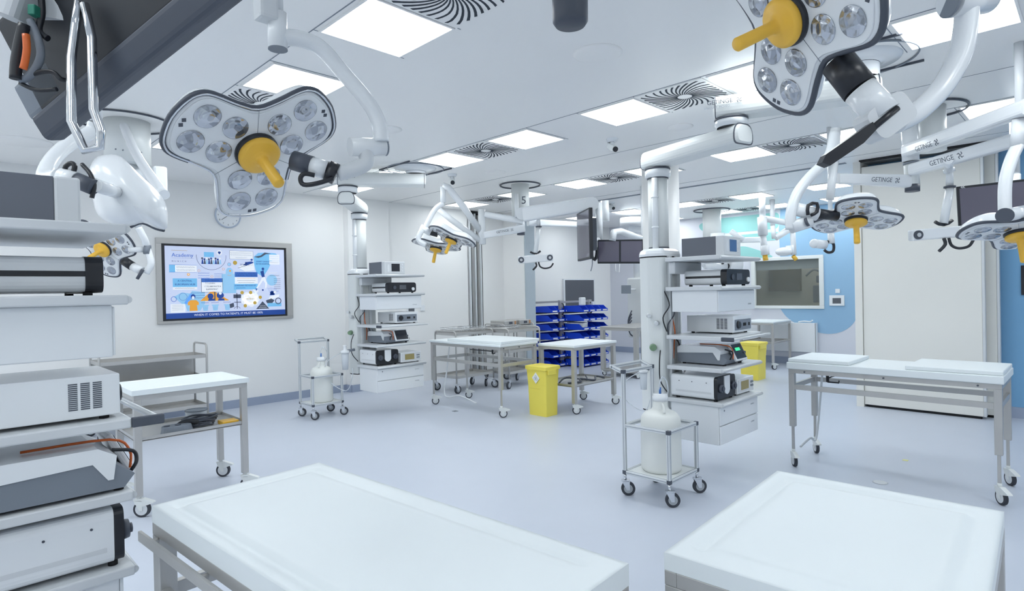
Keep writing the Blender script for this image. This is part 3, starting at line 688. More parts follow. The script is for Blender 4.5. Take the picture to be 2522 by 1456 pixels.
        g=G(); g.lathe([(.0,za-.168),(.088,za-.168),(.088,za-.16),(0,za-.16)],(c.x,c.y,0),36); g.lathe([(.0,za-.09),(.104,za-.09),(.104,za-.080),(0,za-.08)],(c.x,c.y,0),36); g.obj('seam',M_dkgrey,cl,True)
        def beam(nm,a,b,z,h,w0,w1,ext):
            a=V((*a,z)); b=V((*b,z)); d=(b-a).normalized(); s=V((-d.y,d.x,0)); A=a-d*ext; B=b+d*ext
            def sec(p,w_,hh,dz=0): 
                q=rects([(-w_,-hh*.5),(w_,-hh*.5),(w_*1.05,hh*.1),(w_*.7,hh*.5),(-w_*.7,hh*.5),(-w_*1.05,hh*.1)],.035,3)
                return [tuple(p+s*x+V((0,0,y+dz))) for x,y in q]
            g=G(); g.loft([sec(A,w0*.75,h*.8),sec(A+d*.02,w0,h),sec(A+d*.25,w0,h),sec(B-d*.25,w1,h*.95),sec(B-d*.02,w1,h*.95),sec(B,w1*.75,h*.75)],smooth=False)
            o=g.obj(nm,M_white2,t,True)
            for q,w_ in ((A+d*.018,w0),(B-d*.018,w1)):
                g=G(); g.loft([sec(q-d*.003,w_*1.012,h*1.012),sec(q+d*.003,w_*1.012,h*1.012)]); g.obj('seam',M_dkgrey,o,True)
            return o,A,B,d,s
        lo,A,B,d,s=beam('lower_arm',(c.x,c.y),(jx,jy),za,.15,.095,.095,.12)
        up,A2,B2,d2,s2=beam('upper_arm',(jx,jy),(mx,my),zb_,.16,.10,.11,.12)
        g=G(); g.lathe([(.10,za+.07),(.115,za+.085),(.115,zb_-.10),(.10,zb_-.085)],(jx,jy,0),32); g.obj('elbow_joint',M_white,t,True)
        g=G(); g.lathe([(.0,zb_-.094),(.117,zb_-.094),(.117,zb_-.084),(0,zb_-.084)],(jx,jy,0),32); g.obj('seam',M_dkgrey,t,True)
        g=G(); g.lathe([(.12,zb_+.07),(.12,2.96),(.16,2.975),(.24,2.985),(.25,3.0)],(mx,my,0),40); g.obj('ceiling_mount',M_white,t,True)
        g=G(); g.lathe([(0,2.958),(.122,2.958),(.122,2.966),(0,2.966)],(mx,my,0),32); g.obj('seam',M_dkgrey,t,True)
        g=G(); g.lathe([(.33,2.992),(.335,2.985),(.34,2.992),(.335,3.0)],(mx,my,0),48); g.obj('cover_ring',M_line,t,True)
        g=G(); k=.31
        for q in ((-k,k,k-.012,k),(k-.012,k,-k,k-.012),(-k,-k+.012,-k,k-.012)): g.box(mx+q[0],mx+q[1],my+q[2],my+q[3],2.985,3.0)
        g.obj('ceiling_panel_gap',M_dkgrey,t,True)
        # lettering on the face of the upper arm that looks back to the camera
        f=V((-s2.x,-s2.y,0)) if (CAM-V((jx,jy,1.5))).dot(s2)<0 else V((s2.x,s2.y,0))
        xx=V((0,0,1)).cross(f); p=V((jx,jy,zb_))+f*.110-xx*(.07 if style=='R' else .05)
        nn=(f+V((0,0,-.12))).normalized(); X=Matrix(((xx.x,0,nn.x,p.x),(xx.y,0,nn.y,p.y),(0,1,nn.z,p.z+.02),(0,0,0,1)))
        brand(up,X,.042,sub='MAQUET  MOVEO')
    return t
def dev(name,label,M,cat='medical device',group=None):
    loc=M.to_translation(); return thing(name,label,cat,loc,M.to_euler().z,group)
def dbox(t,m,x0,x1,y0,y1,z0,z1,bev=.006,name='housing',par=None):
    g=G(); g.box(x0,x1,y0,y1,z0,z1,bev); return g.obj(name,m,par or t)
def feet_(t,w_,d_,h=.012):
    for a in (.03,w_-.03):
        for b in (.04,d_-.04):
            g=G(); g.cyl((a,b,0),(a,b,h),.014,n=14); g.obj('foot',M_dark,t)
def face(g,x,z,y=-.001): return Matrix(((1,0,0,x),(0,0,-1,y),(0,1,0,z),(0,0,0,1)))
def dev_a(M,l,lit):      # camera control monitor: grey cover, white front with a display
    t=dev('display_unit',l,M,group='grey covered display units'); w_,h,d=.30,.155,.36
    dbox(t,mat('slate_grey_cover',(104,109,120),.5),.004,w_-.004,.07,d,.006,h,.002,'cover'); dbox(t,M_offw,0,w_,0,.07,.002,h+.002,.008,'front_housing')
    g=G(); g.box(.10,.22,-.003,.001,.035,.13,.002); s=g.obj('screen',M_scr2 if lit else M_scrd,t)
    for k in range(3): g=G(); g.box(.245,.265,-.003,.001,.03+.04*k,.052+.04*k,.002); g.obj('button',M_white,t)
    g=G(); g.box(.04,.07,-.002,.001,.03,.12,.001); g.obj('label',M_white,t)
    for a in (.03,w_-.03):
        for b in (.04,d-.04):
            g=G(); g.cyl((a,b,0),(a,b,.006),.014,n=14); g.obj('foot',M_dark,t)
def dev_b(M,l):          # light source: white body, black waist line and front
    t=dev('light_source',l,M,group='white light sources with black fronts'); w_,h,d=.42,.13,.36
    g=G(); X=Matrix(((1,0,0,0),(0,0,1,0),(0,1,0,0),(0,0,0,1)))
    pr=rects([(0,.012),(w_,.012),(w_,h),(0,h)],.035,5); X=Matrix(((1,0,0,0),(0,0,1,0),(0,1,0,0),(0,0,0,1)))
    g.prism(pr,.05,d,X); g.obj('housing',M_white,t)
    g=G(); pr2=rects([(-.003,.010),(w_+.003,.010),(w_+.003,h+.002),(-.003,h+.002)],.035,5); g.prism(pr2,.0,.05,X); fr=g.obj('front_panel',M_black,t)
    for xx in (-.0015,w_-.0015): g=G(); g.box(xx,xx+.003,.045,d-.01,.064,.082); g.obj('side_stripe',M_black,t)
    g=G(); g.box(.17,.27,-.003,0,.045,.10,.002); g.obj('screen',M_scrg,fr)
    g=G(); g.cyl((.37,0,.05),(.37,-.015,.05),.02,n=20); g.obj('knob',M_white,fr)
    g=G(); g.cyl((.10,0,.07),(.10,-.006,.07),.022,n=20); g.obj('light_socket',M_dkgrey,fr)
    feet_(t,w_,d,.014)
def dev_c(M,l):          # insufflator: white box, vents, grey front with a knob
    t=dev('insufflator',l,M,group='white boxes with a black control knob'); w_,h,d=.34,.145,.40
    dbox(t,M_white,0,w_,0,d,.012,h,.004)
    for xs in (0,):
        for c in range(3):
            g=G()
            for k in range(14): g.box(xs-.0012,xs+.0005,.05+.032*c,.074+.032*c,.040+.0062*k,.0436+.0062*k)
            g.obj('air_vent',M_dkgrey,t)
    g=G(); g.box(.025,w_-.02,-.004,.001,.03,.115,.002); fp=g.obj('front_panel',M_grey,t)
    g=G(); g.cyl((.08,-.004,.072),(.08,-.016,.072),.032,.028,n=24); g.obj('knob',M_black,fp)
    for a,b in ((.17,.22),(.27,.29)): g=G(); g.box(a,b,-.007,-.004,.06,.085); g.obj('display',M_dark,fp)
    feet_(t,w_,d,.014)
def dev_d(M,l,lit):      # electrosurgery console: grey base, white top shell, tilted display, orange trim
    t=dev('surgery_console',l,M,group='grey and white consoles with tilted display'); w_,h,d=.34,.15,.42
    X=Matrix(((0,0,1,0),(1,0,0,0),(0,1,0,0),(0,0,0,1)))   # profile in (y,z), extruded along x
    g=G(); g.prism([(.03,.012),(d,.012),(d,.09),(.10,.105),(.05,.09),(.0,.05)],0,w_,X); g.obj('base_housing',M_grey,t)
    g=G(); g.prism([(.06,.045),(.075,.045),(.115,.103),(d+.002,.088),(d+.002,.135),(d-.03,.15),(.10,.15),(.05,.12)],-.006,w_+.006,X); g.obj('top_shell',M_white,t)
    T=Matrix.Translation((.12,-.015,.03))@Matrix.Rotation(-.45,4,'X')
    g=G(T); g.box(0,.20,-.012,.012,0,.15,.008); sc=g.obj('display_frame',M_white,t)
    g=G(T); g.box(.014,.186,-.0145,-.012,.014,.136,.001); g.obj('screen',M_scrd,sc)
    if lit: g=G(T); g.box(.05,.13,-.016,-.0145,.08,.105); g.obj('readout',M_leddot,sc)
    g=G(); g.tube([(.09,-.005,.05),(.09,-.005,.11),(.10,.05,.154),(.11,.28,.156)],.0042,sub=4,n=8); g.obj('orange_trim',M_orange,t)
    g=G(); g.tube([(.05,.0,.05),(.045,-.015,.08),(.07,-.01,.11),(.07,.05,.125)],.006,sub=5,n=8); g.obj('cable',M_black,t)
    for k in range(2): g=G(); g.cyl((.30,.02,.09-.04*k),(.30,-.01,.085-.04*k),.014,n=14); g.obj('socket',M_dkgrey,t)
    feet_(t,w_,d,.014)
def dev_e(M,l):          # pump: rounded white box with a black front and a white centre
    t=dev('irrigation_pump',l,M,group='white rounded pumps with black roller front'); w_,h,d=.31,.19,.40
    X=Matrix(((1,0,0,0),(0,0,1,0),(0,1,0,0),(0,0,0,1)))
    g=G(); g.prism(rects([(0,.014),(w_,.014),(w_,h),(0,h)],.03,5),.04,d,X); g.obj('housing',M_white,t)
    g=G(); g.prism(rects([(.0,.016),(w_,.016),(w_,h-.002),(0,h-.002)],.03,5),.012,.04,X); fr=g.obj('front_panel',M_black,t)
    g=G(); g.prism([(.11,h-.001),(.11,.08),(.125,.055),(.155,.045),(.185,.055),(.20,.08),(.20,h-.001)],.004,.012,X); g.obj('centre_panel',M_white,fr)
    for xx in (.05,.26): g=G(); g.cyl((xx,.012,.10),(xx,-.010,.10),.034,.03,n=20); g.cyl((xx,-.010,.10),(xx,-.02,.10),.016,n=12); o=g.obj('pump_roller',M_dkgrey,fr)
    for xx in (-.0012,):
        for a,b in ((.10,.16),(.22,.16),(.33,.16)): g=G(); g.cyl((xx-.001,a,b-.02),(xx+.002,a,b-.02),.004,n=8); g.obj('screw',M_dkgrey,t)
        g=G(); g.box(-.001,.001,.06,.36,.055,.07); g.obj('side_recess',M_offw,t)
    feet_(t,w_,d,.016)
def dev_f(M,l):          # small generator beside the pump
    t=dev('generator_unit',l,M,group='small generators beside the pumps'); w_,h,d=.31,.135,.30
    dbox(t,M_white,0,w_,0,d,.012,h,.006)
    g=G(); g.box(.015,w_-.015,-.004,.001,.03,.125,.002); fp=g.obj('front_panel',M_offw,t)
    g=G(); g.box(.06,.20,-.007,-.004,.042,.112,.001); g.obj('display',M_scro,fp)
    for k in range(4): g=G(); g.cyl((.245+.025*(k%2),-.004,.06+.03*(k//2)),(.245+.025*(k%2),-.012,.06+.03*(k//2)),.009,n=12); g.obj('button',M_grey,fp)
    feet_(t,w_,d,.014)
def load(x0,y0,rz,lev,w,lit=True,off=((.16,.02),(.20,.02),(.30,.02),(.16,.01),(.03,.02),(.375,.03))):
    T=lambda i,z,a=0: Matrix.Translation((x0,y0,0))@Matrix.Rotation(rz,4,'Z')@Matrix.Translation((off[i][0],off[i][1],z))@Matrix.Rotation(a,4,'Z')
    dev_a(T(0,lev[0]),f'grey covered unit with a {"blue" if lit else "dark"} display on top of the {w} boom',lit)
    dev_b(T(1,lev[1]),f'white light source with a black front on the second shelf of the {w} boom')
    dev_c(T(2,lev[2]),f'white box with slotted vents and black knob, third shelf of the {w} boom')
    dev_d(T(3,lev[3]),f'grey and white console with tilted screen, fourth shelf of the {w} boom',lit)
    dev_e(T(4,lev[4]),f'rounded white pump with a black front on the drawers of the {w} boom')
    dev_f(T(5,lev[4]),f'small white generator beside the pump on the {w} boom')
rack(4.21,2.03,0,'white supply boom with loaded shelves right of centre, hanging beside the round column',((4.16,1.88),(4.46,1.13),2.585,2.80,'R'))
load(4.21,2.03,0,LEV,'right')
rack(3.83,6.17,0,'white supply boom with loaded shelves by the left wall, behind the far bottle trolley',((3.56,6.27),(4.2,5.80),2.63,2.86,'L'))
load(3.83,6.17,0,LEV,'far left',False)
L3=[1.745,1.515,1.113,.877,.633]
rack(.45,2.235,PI/2,'white supply boom with loaded shelves filling the lower left of the photo',((-.65,2.0),(-.9,1.4),2.585,2.80,'N'),L3)
load(.45,2.235,PI/2,L3,'nearest left',False,((.13,.08),(.15,.02),(.05,.0),(.02,-.03),(.03,-.01),(.375,.03)))

# ================================================================ surgical lights
def petal_outline(sc=1,n=3):
    one=[(-60,.180),(-40,.218),(-28,.288),(-22,.318),(-14,.331),(0,.336),(14,.331),(22,.318),(28,.288),(40,.218)]
    p=[]
    for k in range(3):
        for a,r_ in one:
            t=math.radians(-90+120*k+a); p.append((r_*math.cos(t),r_*math.sin(t)))
    return [( x*sc,y*sc) for x,y in smooth_curve(p,n)]
OUT=petal_outline()
def inset(d):
    return [(x*(1-d/math.hypot(x,y)),y*(1-d/math.hypot(x,y))) for x,y in OUT]
def lamp_head(t,pos,N,Y,dark='all',detail=True,handle=.14,scale=1):
    N=V(N).normalized(); X=frame(V(pos),V(Y).cross(N),N)@Matrix.Scale(scale,4); 
    lo=lambda d,z: [(x,y,z) for x,y in inset(d)]
    g=G(X); g.loft([lo(.012,-.004),lo(0,-.016),lo(0,-.038),lo(.012,-.064),lo(.045,-.09),lo(.09,-.108),lo(.14,-.112)],smooth=True); hd=g.obj('lamp_housing',M_white,t,True)
    g=G(X); g.loft([lo(.014,-.003),lo(.016,0)]); fp=g.obj('face_plate',M_white,hd,True)
    n=len(OUT); idx=range(n)
    if dark=='all': g=G(X); g.tube([(x*1.01,y*1.01,-.02) for x,y in OUT],.011,closed=True,n=8); g.obj('bumper',M_dkgrey,hd,True)
    else:
        g=G(X); m=int(n*dark[0]); e=int(n*dark[1]); g.tube([(OUT[i%n][0]*1.015,OUT[i%n][1]*1.015,-.015) for i in range(m,e)],.011,n=8); g.obj('bumper',M_dkgrey,hd,True)
        g=G(X); g.tube([(x*1.012,y*1.012,-.008) for x,y in OUT],.005,closed=True,n=6); g.obj('clear_edge',M_chrome,hd,True)
    for k in range(3):
        b=math.radians(-90+120*k)
        for (r_,a) in ((.142,-.419),(.142,.419),(.249,-.231),(.249,.231)):
            c=V((r_*math.cos(b+a),r_*math.sin(b+a),0))
            g=G(X)
            if detail: g.lathe([(.047,-.0005),(.0475,.003),(.044,.0045),(.030,.002),(.022,.006),(.010,.0095),(0,.010)],c,28)
            else: g.lathe([(.047,-.0005),(.046,.004),(0,.006)],c,16)
            g.obj('reflector',M_refl,fp,True) 
        if detail:
            for s in (-1,1):
                g=G(X); cc=(.305*math.cos(b+s*.035),.305*math.sin(b+s*.035)); g.box(cc[0]-.007,cc[0]+.007,cc[1]-.007,cc[1]+.007,-.0005,.0012); g.obj('sensor_window',M_dkgrey,fp,True)
            g=G(X); a2=b+PI/3; g.tube([(.07*math.cos(a2),.07*math.sin(a2),.0005),(.18*math.cos(a2),.18*math.sin(a2),.0005)],.001,n=5); g.obj('joint_line',M_line,fp,True)
    g=G(X); g.lathe([(.0,0),(.084,0),(.084,.012),(.078,.02),(0,.02)],(0,0,0),36); g.obj('centre_ring',M_black,t,True)
    g=G(X); g.lathe([(0,.020),(.078,.020),(.080,.026),(.080,.036),(.070,.044),(.066,.046),(.04,.05),(.028,.056),(.024,.062),(.021,.075),(.0225,.06+handle),(.018,.066+handle),(0,.067+handle)],(0,0,0),36); g.obj('sterile_handle',M_yel,t,True)
    return X
def lampthing(label,anchor,group='surgical lights'): return thing('surgical_light',label,'surgical light',anchor,0,group)
def tb(t,pts,r,m,name,sub=0,flat=None,par=None,n=14):
    g=G(); g.tube(pts,r,n=n,sub=sub,flat=flat); return g.obj(name,m,par or t,True)
def cy(t,a,b,r,m,name,r1=None,n=24,par=None):
    g=G(); g.cyl(a,b,r,r1,n); return g.obj(name,m,par or t,True)
# --- light 1: large, upper left
c0=U(684,100,2.15); t=lampthing('large three lobed surgical light with yellow handle in the upper left',(c0.x,c0.y,3))
lamp_head(t,(.93,2.33,2.07),(.13,-.69,-.71),(-.21,-.72,.66),dark=(.30,.97))
cy(t,(c0.x,c0.y,c0.z-.03),(c0.x,c0.y,c0.z+.10),.034,M_white,'hub'); cy(t,(c0.x,c0.y,c0.z-.034),(c0.x,c0.y,c0.z-.03),.034,M_grey,'hub_cap')
cy(t,(c0.x,c0.y,c0.z+.1),(c0.x,c0.y,3),.022,M_white,'ceiling_pole')
g=G(); b_=U(655,18,2.12); g.box(b_.x-.035,b_.x+.035,b_.y-.035,b_.y+.035,b_.z-.05,b_.z+.10,.012); g.obj('brake_box',M_offw,t,True)
cy(t,(c0.x,c0.y,c0.z+.06),U(645,30,2.12),.02,M_white,'box_bracket')
tb(t,[U(684,92,2.15),U(735,95,2.2),U(790,118,2.25),U(850,185,2.3),U(905,250,2.33),U(932,300,2.35),U(940,350,2.35)],.030,M_white,'curved_arm',5)
cy(t,U(862,362,2.30),U(946,362,2.38),.036,M_white,'swivel_joint'); cy(t,U(946,362,2.38),U(950,362,2.384),.036,M_grey,'joint_cap')
tb(t,[U(893,362,2.33),U(903,395,2.33),U(885,412,2.32),U(832,428,2.30)],.030,M_offw,'forearm',4)
cy(t,U(828,430,2.30),U(806,420,2.29),.042,M_black,'joint_ring')
cy(t,U(806,420,2.29),U(765,408,2.28),.036,M_white,'lamp_neck'); cy(t,U(768,409,2.28),U(722,395,2.28),.038,M_dkgrey,'dark_neck')
tb(t,[U(820,440,2.26),U(780,452,2.24),U(748,455,2.24),U(740,440,2.24),U(750,428,2.24),U(775,432,2.25)],.009,M_black,'side_handle',4)
# --- light 2: largest, upper right
a0=U(2385,8,1.9); t=lampthing('large surgical light cropped by the top edge at the right, yellow handle pointing left',(a0.x,a0.y,3))
lamp_head(t,(2.04,.72,2.38),(-.74,.51,-.44),(-.66,-.39,.65),handle=.15)
cy(t,U(2065,155,1.90),U(2118,222,1.86),.052,M_black,'dark_neck'); cy(t,U(2118,222,1.86),U(2178,285,1.83),.050,M_white,'lamp_neck')
g=G(); g.prism(rects([(-.07,-.05),(.07,-.05),(.07,.05),(-.07,.05)],.03,4),-.04,.04,frame(U(2178,292,1.84),_r*.8+_u*.6,-_f)); g.obj('neck_block',M_offw,t,True)
tb(t,[U(2210,266,1.80),U(2150,315,1.80)],.010,M_black,'handle_stem')
g=G(); P_=[U(2150,300,1.79),U(2160,318,1.79),U(2128,352,1.79),U(2045,408,1.79),U(2025,400,1.79),U(2035,380,1.79)]
g.loft([[tuple(p) for p in P_],[tuple(p+_f*.035) for p in P_]]); g.obj('side_handle',M_black,t,True)
tb(t,[U(2205,305,1.86),U(2260,275,1.88),U(2320,215,1.9),U(2362,140,1.9),U(2378,70,1.9),U(2382,10,1.9)],.036,M_white,'curved_arm',5,flat=(1,.9))
cy(t,U(2340,5,1.88),U(2430,-5,1.92),.048,M_white,'swivel_joint'); cy(t,U(2336,5,1.88),U(2341,5,1.88),.048,M_grey,'joint_cap')
cy(t,U(2400,-20,1.91),V((a0.x,a0.y,3)),.04,M_white,'ceiling_pole')
# --- light 3: small one behind the left rack, and its ceiling column
c3=V((1.22,5.86,3)); t=lampthing('small surgical light seen between the shelves at the far left',(1.22,5.86,3))
lamp_head(t,(1.3,7.16,2.02),(-.69,-.52,-.5),(-.17,-.56,.81))
e0=U(365,615,6.0); cy(t,U(355,614,5.98),U(370,616,6.0),.05,M_grey,'joint_cap')
cy(t,U(318,615,5.95),U(356,614,5.98),.03,M_white,'lamp_neck')
tb(t,[U(340,560,5.9),U(356,590,5.95),U(362,612,6.0),U(372,648,6.0),U(360,672,6.0)],.034,M_white,'curved_arm',5)
cy(t,U(306,643,5.98),U(326,656,5.98),.045,M_black,'dark_neck'); cy(t,U(326,656,5.98),U(350,668,5.98),.042,M_white,'neck_joint')
tb(t,[U(352,664,5.93),U(338,687,5.93)],.016,M_dkgrey,'side_handle')
tb(t,[U(340,560,5.9),U(330,420,5.7),U(330,330,5.5)],.03,M_white,'drop_arm')
# --- ceiling column group at the left
t=thing('ceiling_column','wide white ceiling column with round dark ring in the upper left','ceiling column',(1.22,5.86,3))
g=G()
g.cyl((1.24,5.80,2.64),(1.24,5.80,3),.17,n=40); g.obj('column_tube',M_white2,t,True)
for a_ in (1.12,1.17,1.30): cy(t,(a_,5.80-.165,2.72),(a_,5.80-.175,2.72),.006,M_grey,'screw',n=8)
cy(t,(1.22,5.84,2.42),(1.22,5.84,2.64),.10,M_white,'lower_collar')
g=G(); g.tube([(1.22+.36*math.cos(a),5.80+.36*math.sin(a),2.99) for a in [i*PI/24 for i in range(48)]],.008,closed=True,n=6); g.obj('ceiling_ring',M_dkgrey,t,True)
q=U(392,452,5.0); g=G(); g.box(q.x-.055,q.x+.055,q.y-.055,q.y+.055,q.z-.13,q.z+.14,.02); g.obj('end_box',M_white,t,True); tb(t,[(q.x,q.y,q.z+.08),(1.22,5.84,q.z+.08)],.05,M_white,'short_arm')
tb(t,[U(290,270,5.0),U(330,370,4.6),U(375,440,4.2),U(405,480,4.0)],.035,M_white,'spring_arm',3)
# --- light seen from behind with big white shell
t=lampthing('surgical light seen from behind as a big white shell above the left rack',(U(300,470,2.9).x,U(300,470,2.9).y,3))
hp=U(300,478,2.9)
Nb=(_f*.80-V((0,0,1))*.55+_r*.25).normalized()
sh=smooth_curve([(232,392),(262,381),(298,386),(342,428),(392,476),(411,512),(411,562),(384,562),(352,549),(320,557),(275,552),(240,528),(226,480),(218,430)],3)
mx_=sum(p[0] for p in sh)/len(sh); my_=sum(p[1] for p in sh)/len(sh)
def sl(k,d): return [tuple(U(mx_+(x-mx_)*k,my_+(y-my_)*k,d)) for x,y in sh]
g=G(); g.loft([sl(.8,3.06),sl(1,3.03),sl(1.0,2.96),sl(.94,2.90),sl(.80,2.85),sl(.6,2.82),sl(.3,2.80)],smooth=True); hd=g.obj('lamp_housing',M_white,t,True)
tb(t,[U(322,559,2.99),U(350,549,2.99),U(384,563,2.99),U(404,568,2.99)],.008,M_dkgrey,'bumper',4)
cy(t,U(190,445,2.5),U(232,462,2.5),.034,M_dkgrey,'dark_neck'); tb(t,[U(202,405,2.52),U(222,428,2.5),U(232,455,2.5),U(226,488,2.5)],.009,M_black,'side_handle',4)
tb(t,[U(158,430,2.5),U(162,410,2.5),U(176,402,2.5),U(184,410,2.5),U(178,428,2.5),U(158,445,2.5)],.010,M_black,'loop_handle',3)
cy(t,U(190,445,2.5),U(150,435,2.5),.036,M_white,'lamp_neck')
tb(t,[U(150,435,2.5),U(118,440,2.6),U(112,425,2.7),U(132,390,2.8),U(170,355,2.9),U(225,325,3.0),U(235,300,3.0)],.034,M_white,'curved_arm',4)
q=U(235,300,3.0); tb(t,[q,V((q.x,q.y,3))],.03,M_white,'ceiling_pole')
tb(t,[U(232,455,2.5),hp],.03,M_white,'rear_stem')
# --- ceiling column at the right with two arms and light 4
rx,ry=6.10,1.0
t=thing('ceiling_column','white ceiling column at the upper right carrying lettered arms','ceiling column',(rx,ry,3))
cy(t,(rx,ry,2.62),(rx,ry,3),.10,M_white2,'column_tube',n=32)
g=G(); g.tube([(6.16+.30*math.cos(a),.98+.22*math.sin(a),2.99) for a in [i*PI/24 for i in range(48)]],.010,closed=True,n=6); g.obj('ceiling_ring',M_dkgrey,t,True)
cx_,cy_=UZ(2246,420,2.45).x,UZ(2246,420,2.45).y
k0=U(2240,300,4.95); k1=U(2245,400,4.95); k2=U(2247,460,4.95)
cy(t,U(2240,300,4.95),U(2243,398,4.95),.062,M_white,'upper_hub',n=32); cy(t,U(2243,398,4.95),U(2244,403,4.95),.06,M_grey,'hub_seam'); cy(t,U(2244,403,4.95),U(2247,455,4.95),.055,M_white2,'lower_hub')
cy(t,U(2247,455,4.95),U(2247,472,4.95),.055,M_dkgrey,'hub_cap')
def arm(t,a,b,w0,w1,h0,h1,m=M_white,name='arm'):
    d=(b-a).normalized(); s=d.cross(V((0,0,1))).normalized(); u=s.cross(d)
    def sec(p,w_,h): return [tuple(p+s*x+u*y) for x,y in rects([(-w_,-h),(w_,-h),(w_,h),(-w_,h)],min(w_,h)*.6,3)]
    g=G(); g.loft([sec(a,w0,h0),sec(b,w1,h1)]); return g.obj(name,m,t,True)
def onarm(o,p,d,size,k=1):
    d=d.normalized(); n=(CAM-p); n=(n-d*n.dot(d)).normalized(); y=n.cross(d)
    X=Matrix(((d.x,y.x,n.x,p.x),(d.y,y.y,n.y,p.y),(d.z,y.z,n.z,p.z),(0,0,0,1))); brand(o,X,size)
A=U(2235,372,4.95);B=U(2535,262,3.6)
o=arm(t,A,B,.05,.045,.055,.05,name='upper_arm'); onarm(o,U(2274,362,4.58),(B-A),.055)
A=U(2250,418,4.9);B=U(2535,335,3.9); o=arm(t,A,B,.05,.045,.05,.045,name='middle_arm'); onarm(o,U(2318,396,4.45),(B-A),.055)
A=U(2245,447,4.95);B=U(2062,440,4.75); o=arm(t,A,B,.035,.03,.055,.04,name='lower_arm'); onarm(o,U(2172,443,4.79),(A-B),.052)
# light 4
t=lampthing('surgical light seen from below in front of the cream folding wall, middle right',(U(2058,340,4.7).x,U(2058,340,4.7).y,3))
lamp_head(t,(5.29,1.38,2.02),(-.31,-.11,-.94),(-.2,-.96,.18))
cy(t,U(2058,317,4.72),U(2054,400,4.72),.038,M_white,'upper_post',r1=.036); cy(t,U(2054,400,4.72),U(2044,492,4.72),.033,M_white,'lower_post',r1=.03)
tb(t,[U(2056,325,4.72),U(2040,388,4.7),U(1995,435,4.66),U(1962,480,4.64),U(1948,525,4.62),U(1948,565,4.62)],.040,M_white,'curved_arm',5)
cy(t,U(1948,560,4.62),U(1995,545,4.62),.05,M_white,'elbow'); cy(t,U(1985,548,4.58),U(1990,546,4.57),.035,M_dkgrey,'joint_cap')
cy(t,U(1960,515,4.62),U(2012,528,4.62),.052,M_white,'lamp_neck'); cy(t,U(2012,526,4.62),U(2060,532,4.66),.04,M_black,'dark_neck')
tb(t,[U(1990,530,4.56),U(1990,506,4.56),U(2012,501,4.56),U(2012,522,4.56),U(1998,530,4.56)],.013,M_black,'loop_handle',2)
# light 5
t=lampthing('surgical light cut off by the right edge of the photo, in front of the monitor',(U(2512,295,3.7).x,U(2512,295,3.7).y,3))
v5=(_f+_r*.86).normalized(); r5=v5.cross(V((0,0,1))).normalized(); lamp_head(t,U(2510,574,3.9),(-V((0,0,1))*.93-v5*.27+r5*.12),r5*.85+v5*.5)
cy(t,U(2512,295,3.7),U(2508,360,3.7),.042,M_white,'upper_post'); q=U(2512,295,3.7); cy(t,q,V((q.x,q.y,3)),.025,M_white,'ceiling_pole')
tb(t,[U(2506,360,3.7),U(2490,395,3.7),U(2476,450,3.7),U(2475,530,3.7)],.043,M_white,'curved_arm',5,flat=(1,.7))
cy(t,U(2474,531,3.62),U(2476,531,3.69),.046,M_dkgrey,'joint_cap'); cy(t,U(2476,531,3.69),U(2530,520,3.85),.042,M_white,'lamp_neck')
# lights 6 and 7 near the left column
t=lampthing('upper of the two small surgical lights left of the column numbered five',(5.0,6.2,3))
d6=7.6
lamp_head(t,U(1112,590,d6),(-V((0,0,1))*.90-_r*.36-_f*.22),_r*.8+_f*.6,scale=.98)
X=None
tb(t,[U(1093,500,d6),U(1072,515,d6),U(1055,545,d6),U(1043,570,d6)],.034,M_white,'curved_arm',4)
cy(t,U(1036,560,d6),U(1062,574,d6),.045,M_white,'lamp_neck'); cy(t,U(1060,572,d6),U(1078,577,d6),.04,M_black,'dark_neck')
cy(t,U(1091,460,d6),U(1091,500,d6),.035,M_white,'upper_post')
tb(t,[U(1091,458,d6),U(1104,462,d6),U(1140,508,d6+.2),U(1182,568,d6+.5)],.045,M_white,'spring_arm')
cy(t,U(1186,516,d6+.5),U(1188,602,d6+.5),.05,M_white,'swivel_post')
t=lampthing('lower of the two small surgical lights left of the column numbered five',(4.8,6.3,3))
lamp_head(t,U(1074,611,d6+.75),(-V((0,0,1))*.93-_r*.16-_f*.2),_r*.8+_f*.6,scale=1.05)
tb(t,[U(1040,565,d6-.2),U(1030,590,d6-.2),U(1048,604,d6-.2)],.034,M_white,'lamp_neck',3)
tb(t,[U(1076,512,d6+.3),U(1110,540,d6+.3),U(1182,592,d6+.5)],.04,M_white,'spring_arm')
# ================================================================ column numbered five
sx,sy=5.95,5.75
t=thing('ceiling_column','white ceiling column marked with the number 5 in the middle','ceiling column',(sx,sy,3))
cy(t,(sx,sy,2.53),(sx,sy,3),.125,M_white2,'column_tube',n=36)
g=G(); g.tube([(sx+.28*math.cos(a),sy+.28*math.sin(a),2.99) for a in [i*PI/24 for i in range(48)]],.010,closed=True,n=6); g.obj('ceiling_ring',M_dkgrey,t,True)
g=G(); p=U(1290,494,8.1); d=_r; X=Matrix(((_r.x,0,-_f.x,p.x),(_r.y,0,-_f.y,p.y),(0,1,0,p.z),(0,0,0,1))); text_into(g,'5',.15,X); g.obj('number',M_txt,t,True)
cy(t,U(1272,478,8.1),U(1273,535,8.1),.03,M_white,'cable_channel')
cy(t,U(1285,526,8.0),U(1286,526,8.35),.085,M_white,'arm_hub')
A=U(1290,528,8.0);B=U(1458,502,7.7); arm(t,A,B,.06,.055,.10,.085,name='monitor_arm'); cy(t,U(1458,502,7.5),U(1459,502,7.9),.085,M_white,'elbow')
A=U(1285,535,8.2);B=U(1190,520,8.0); arm(t,U(1287,545,8.2),U(1192,528,8.1),.05,.045,.045,.04,name='rear_arm')
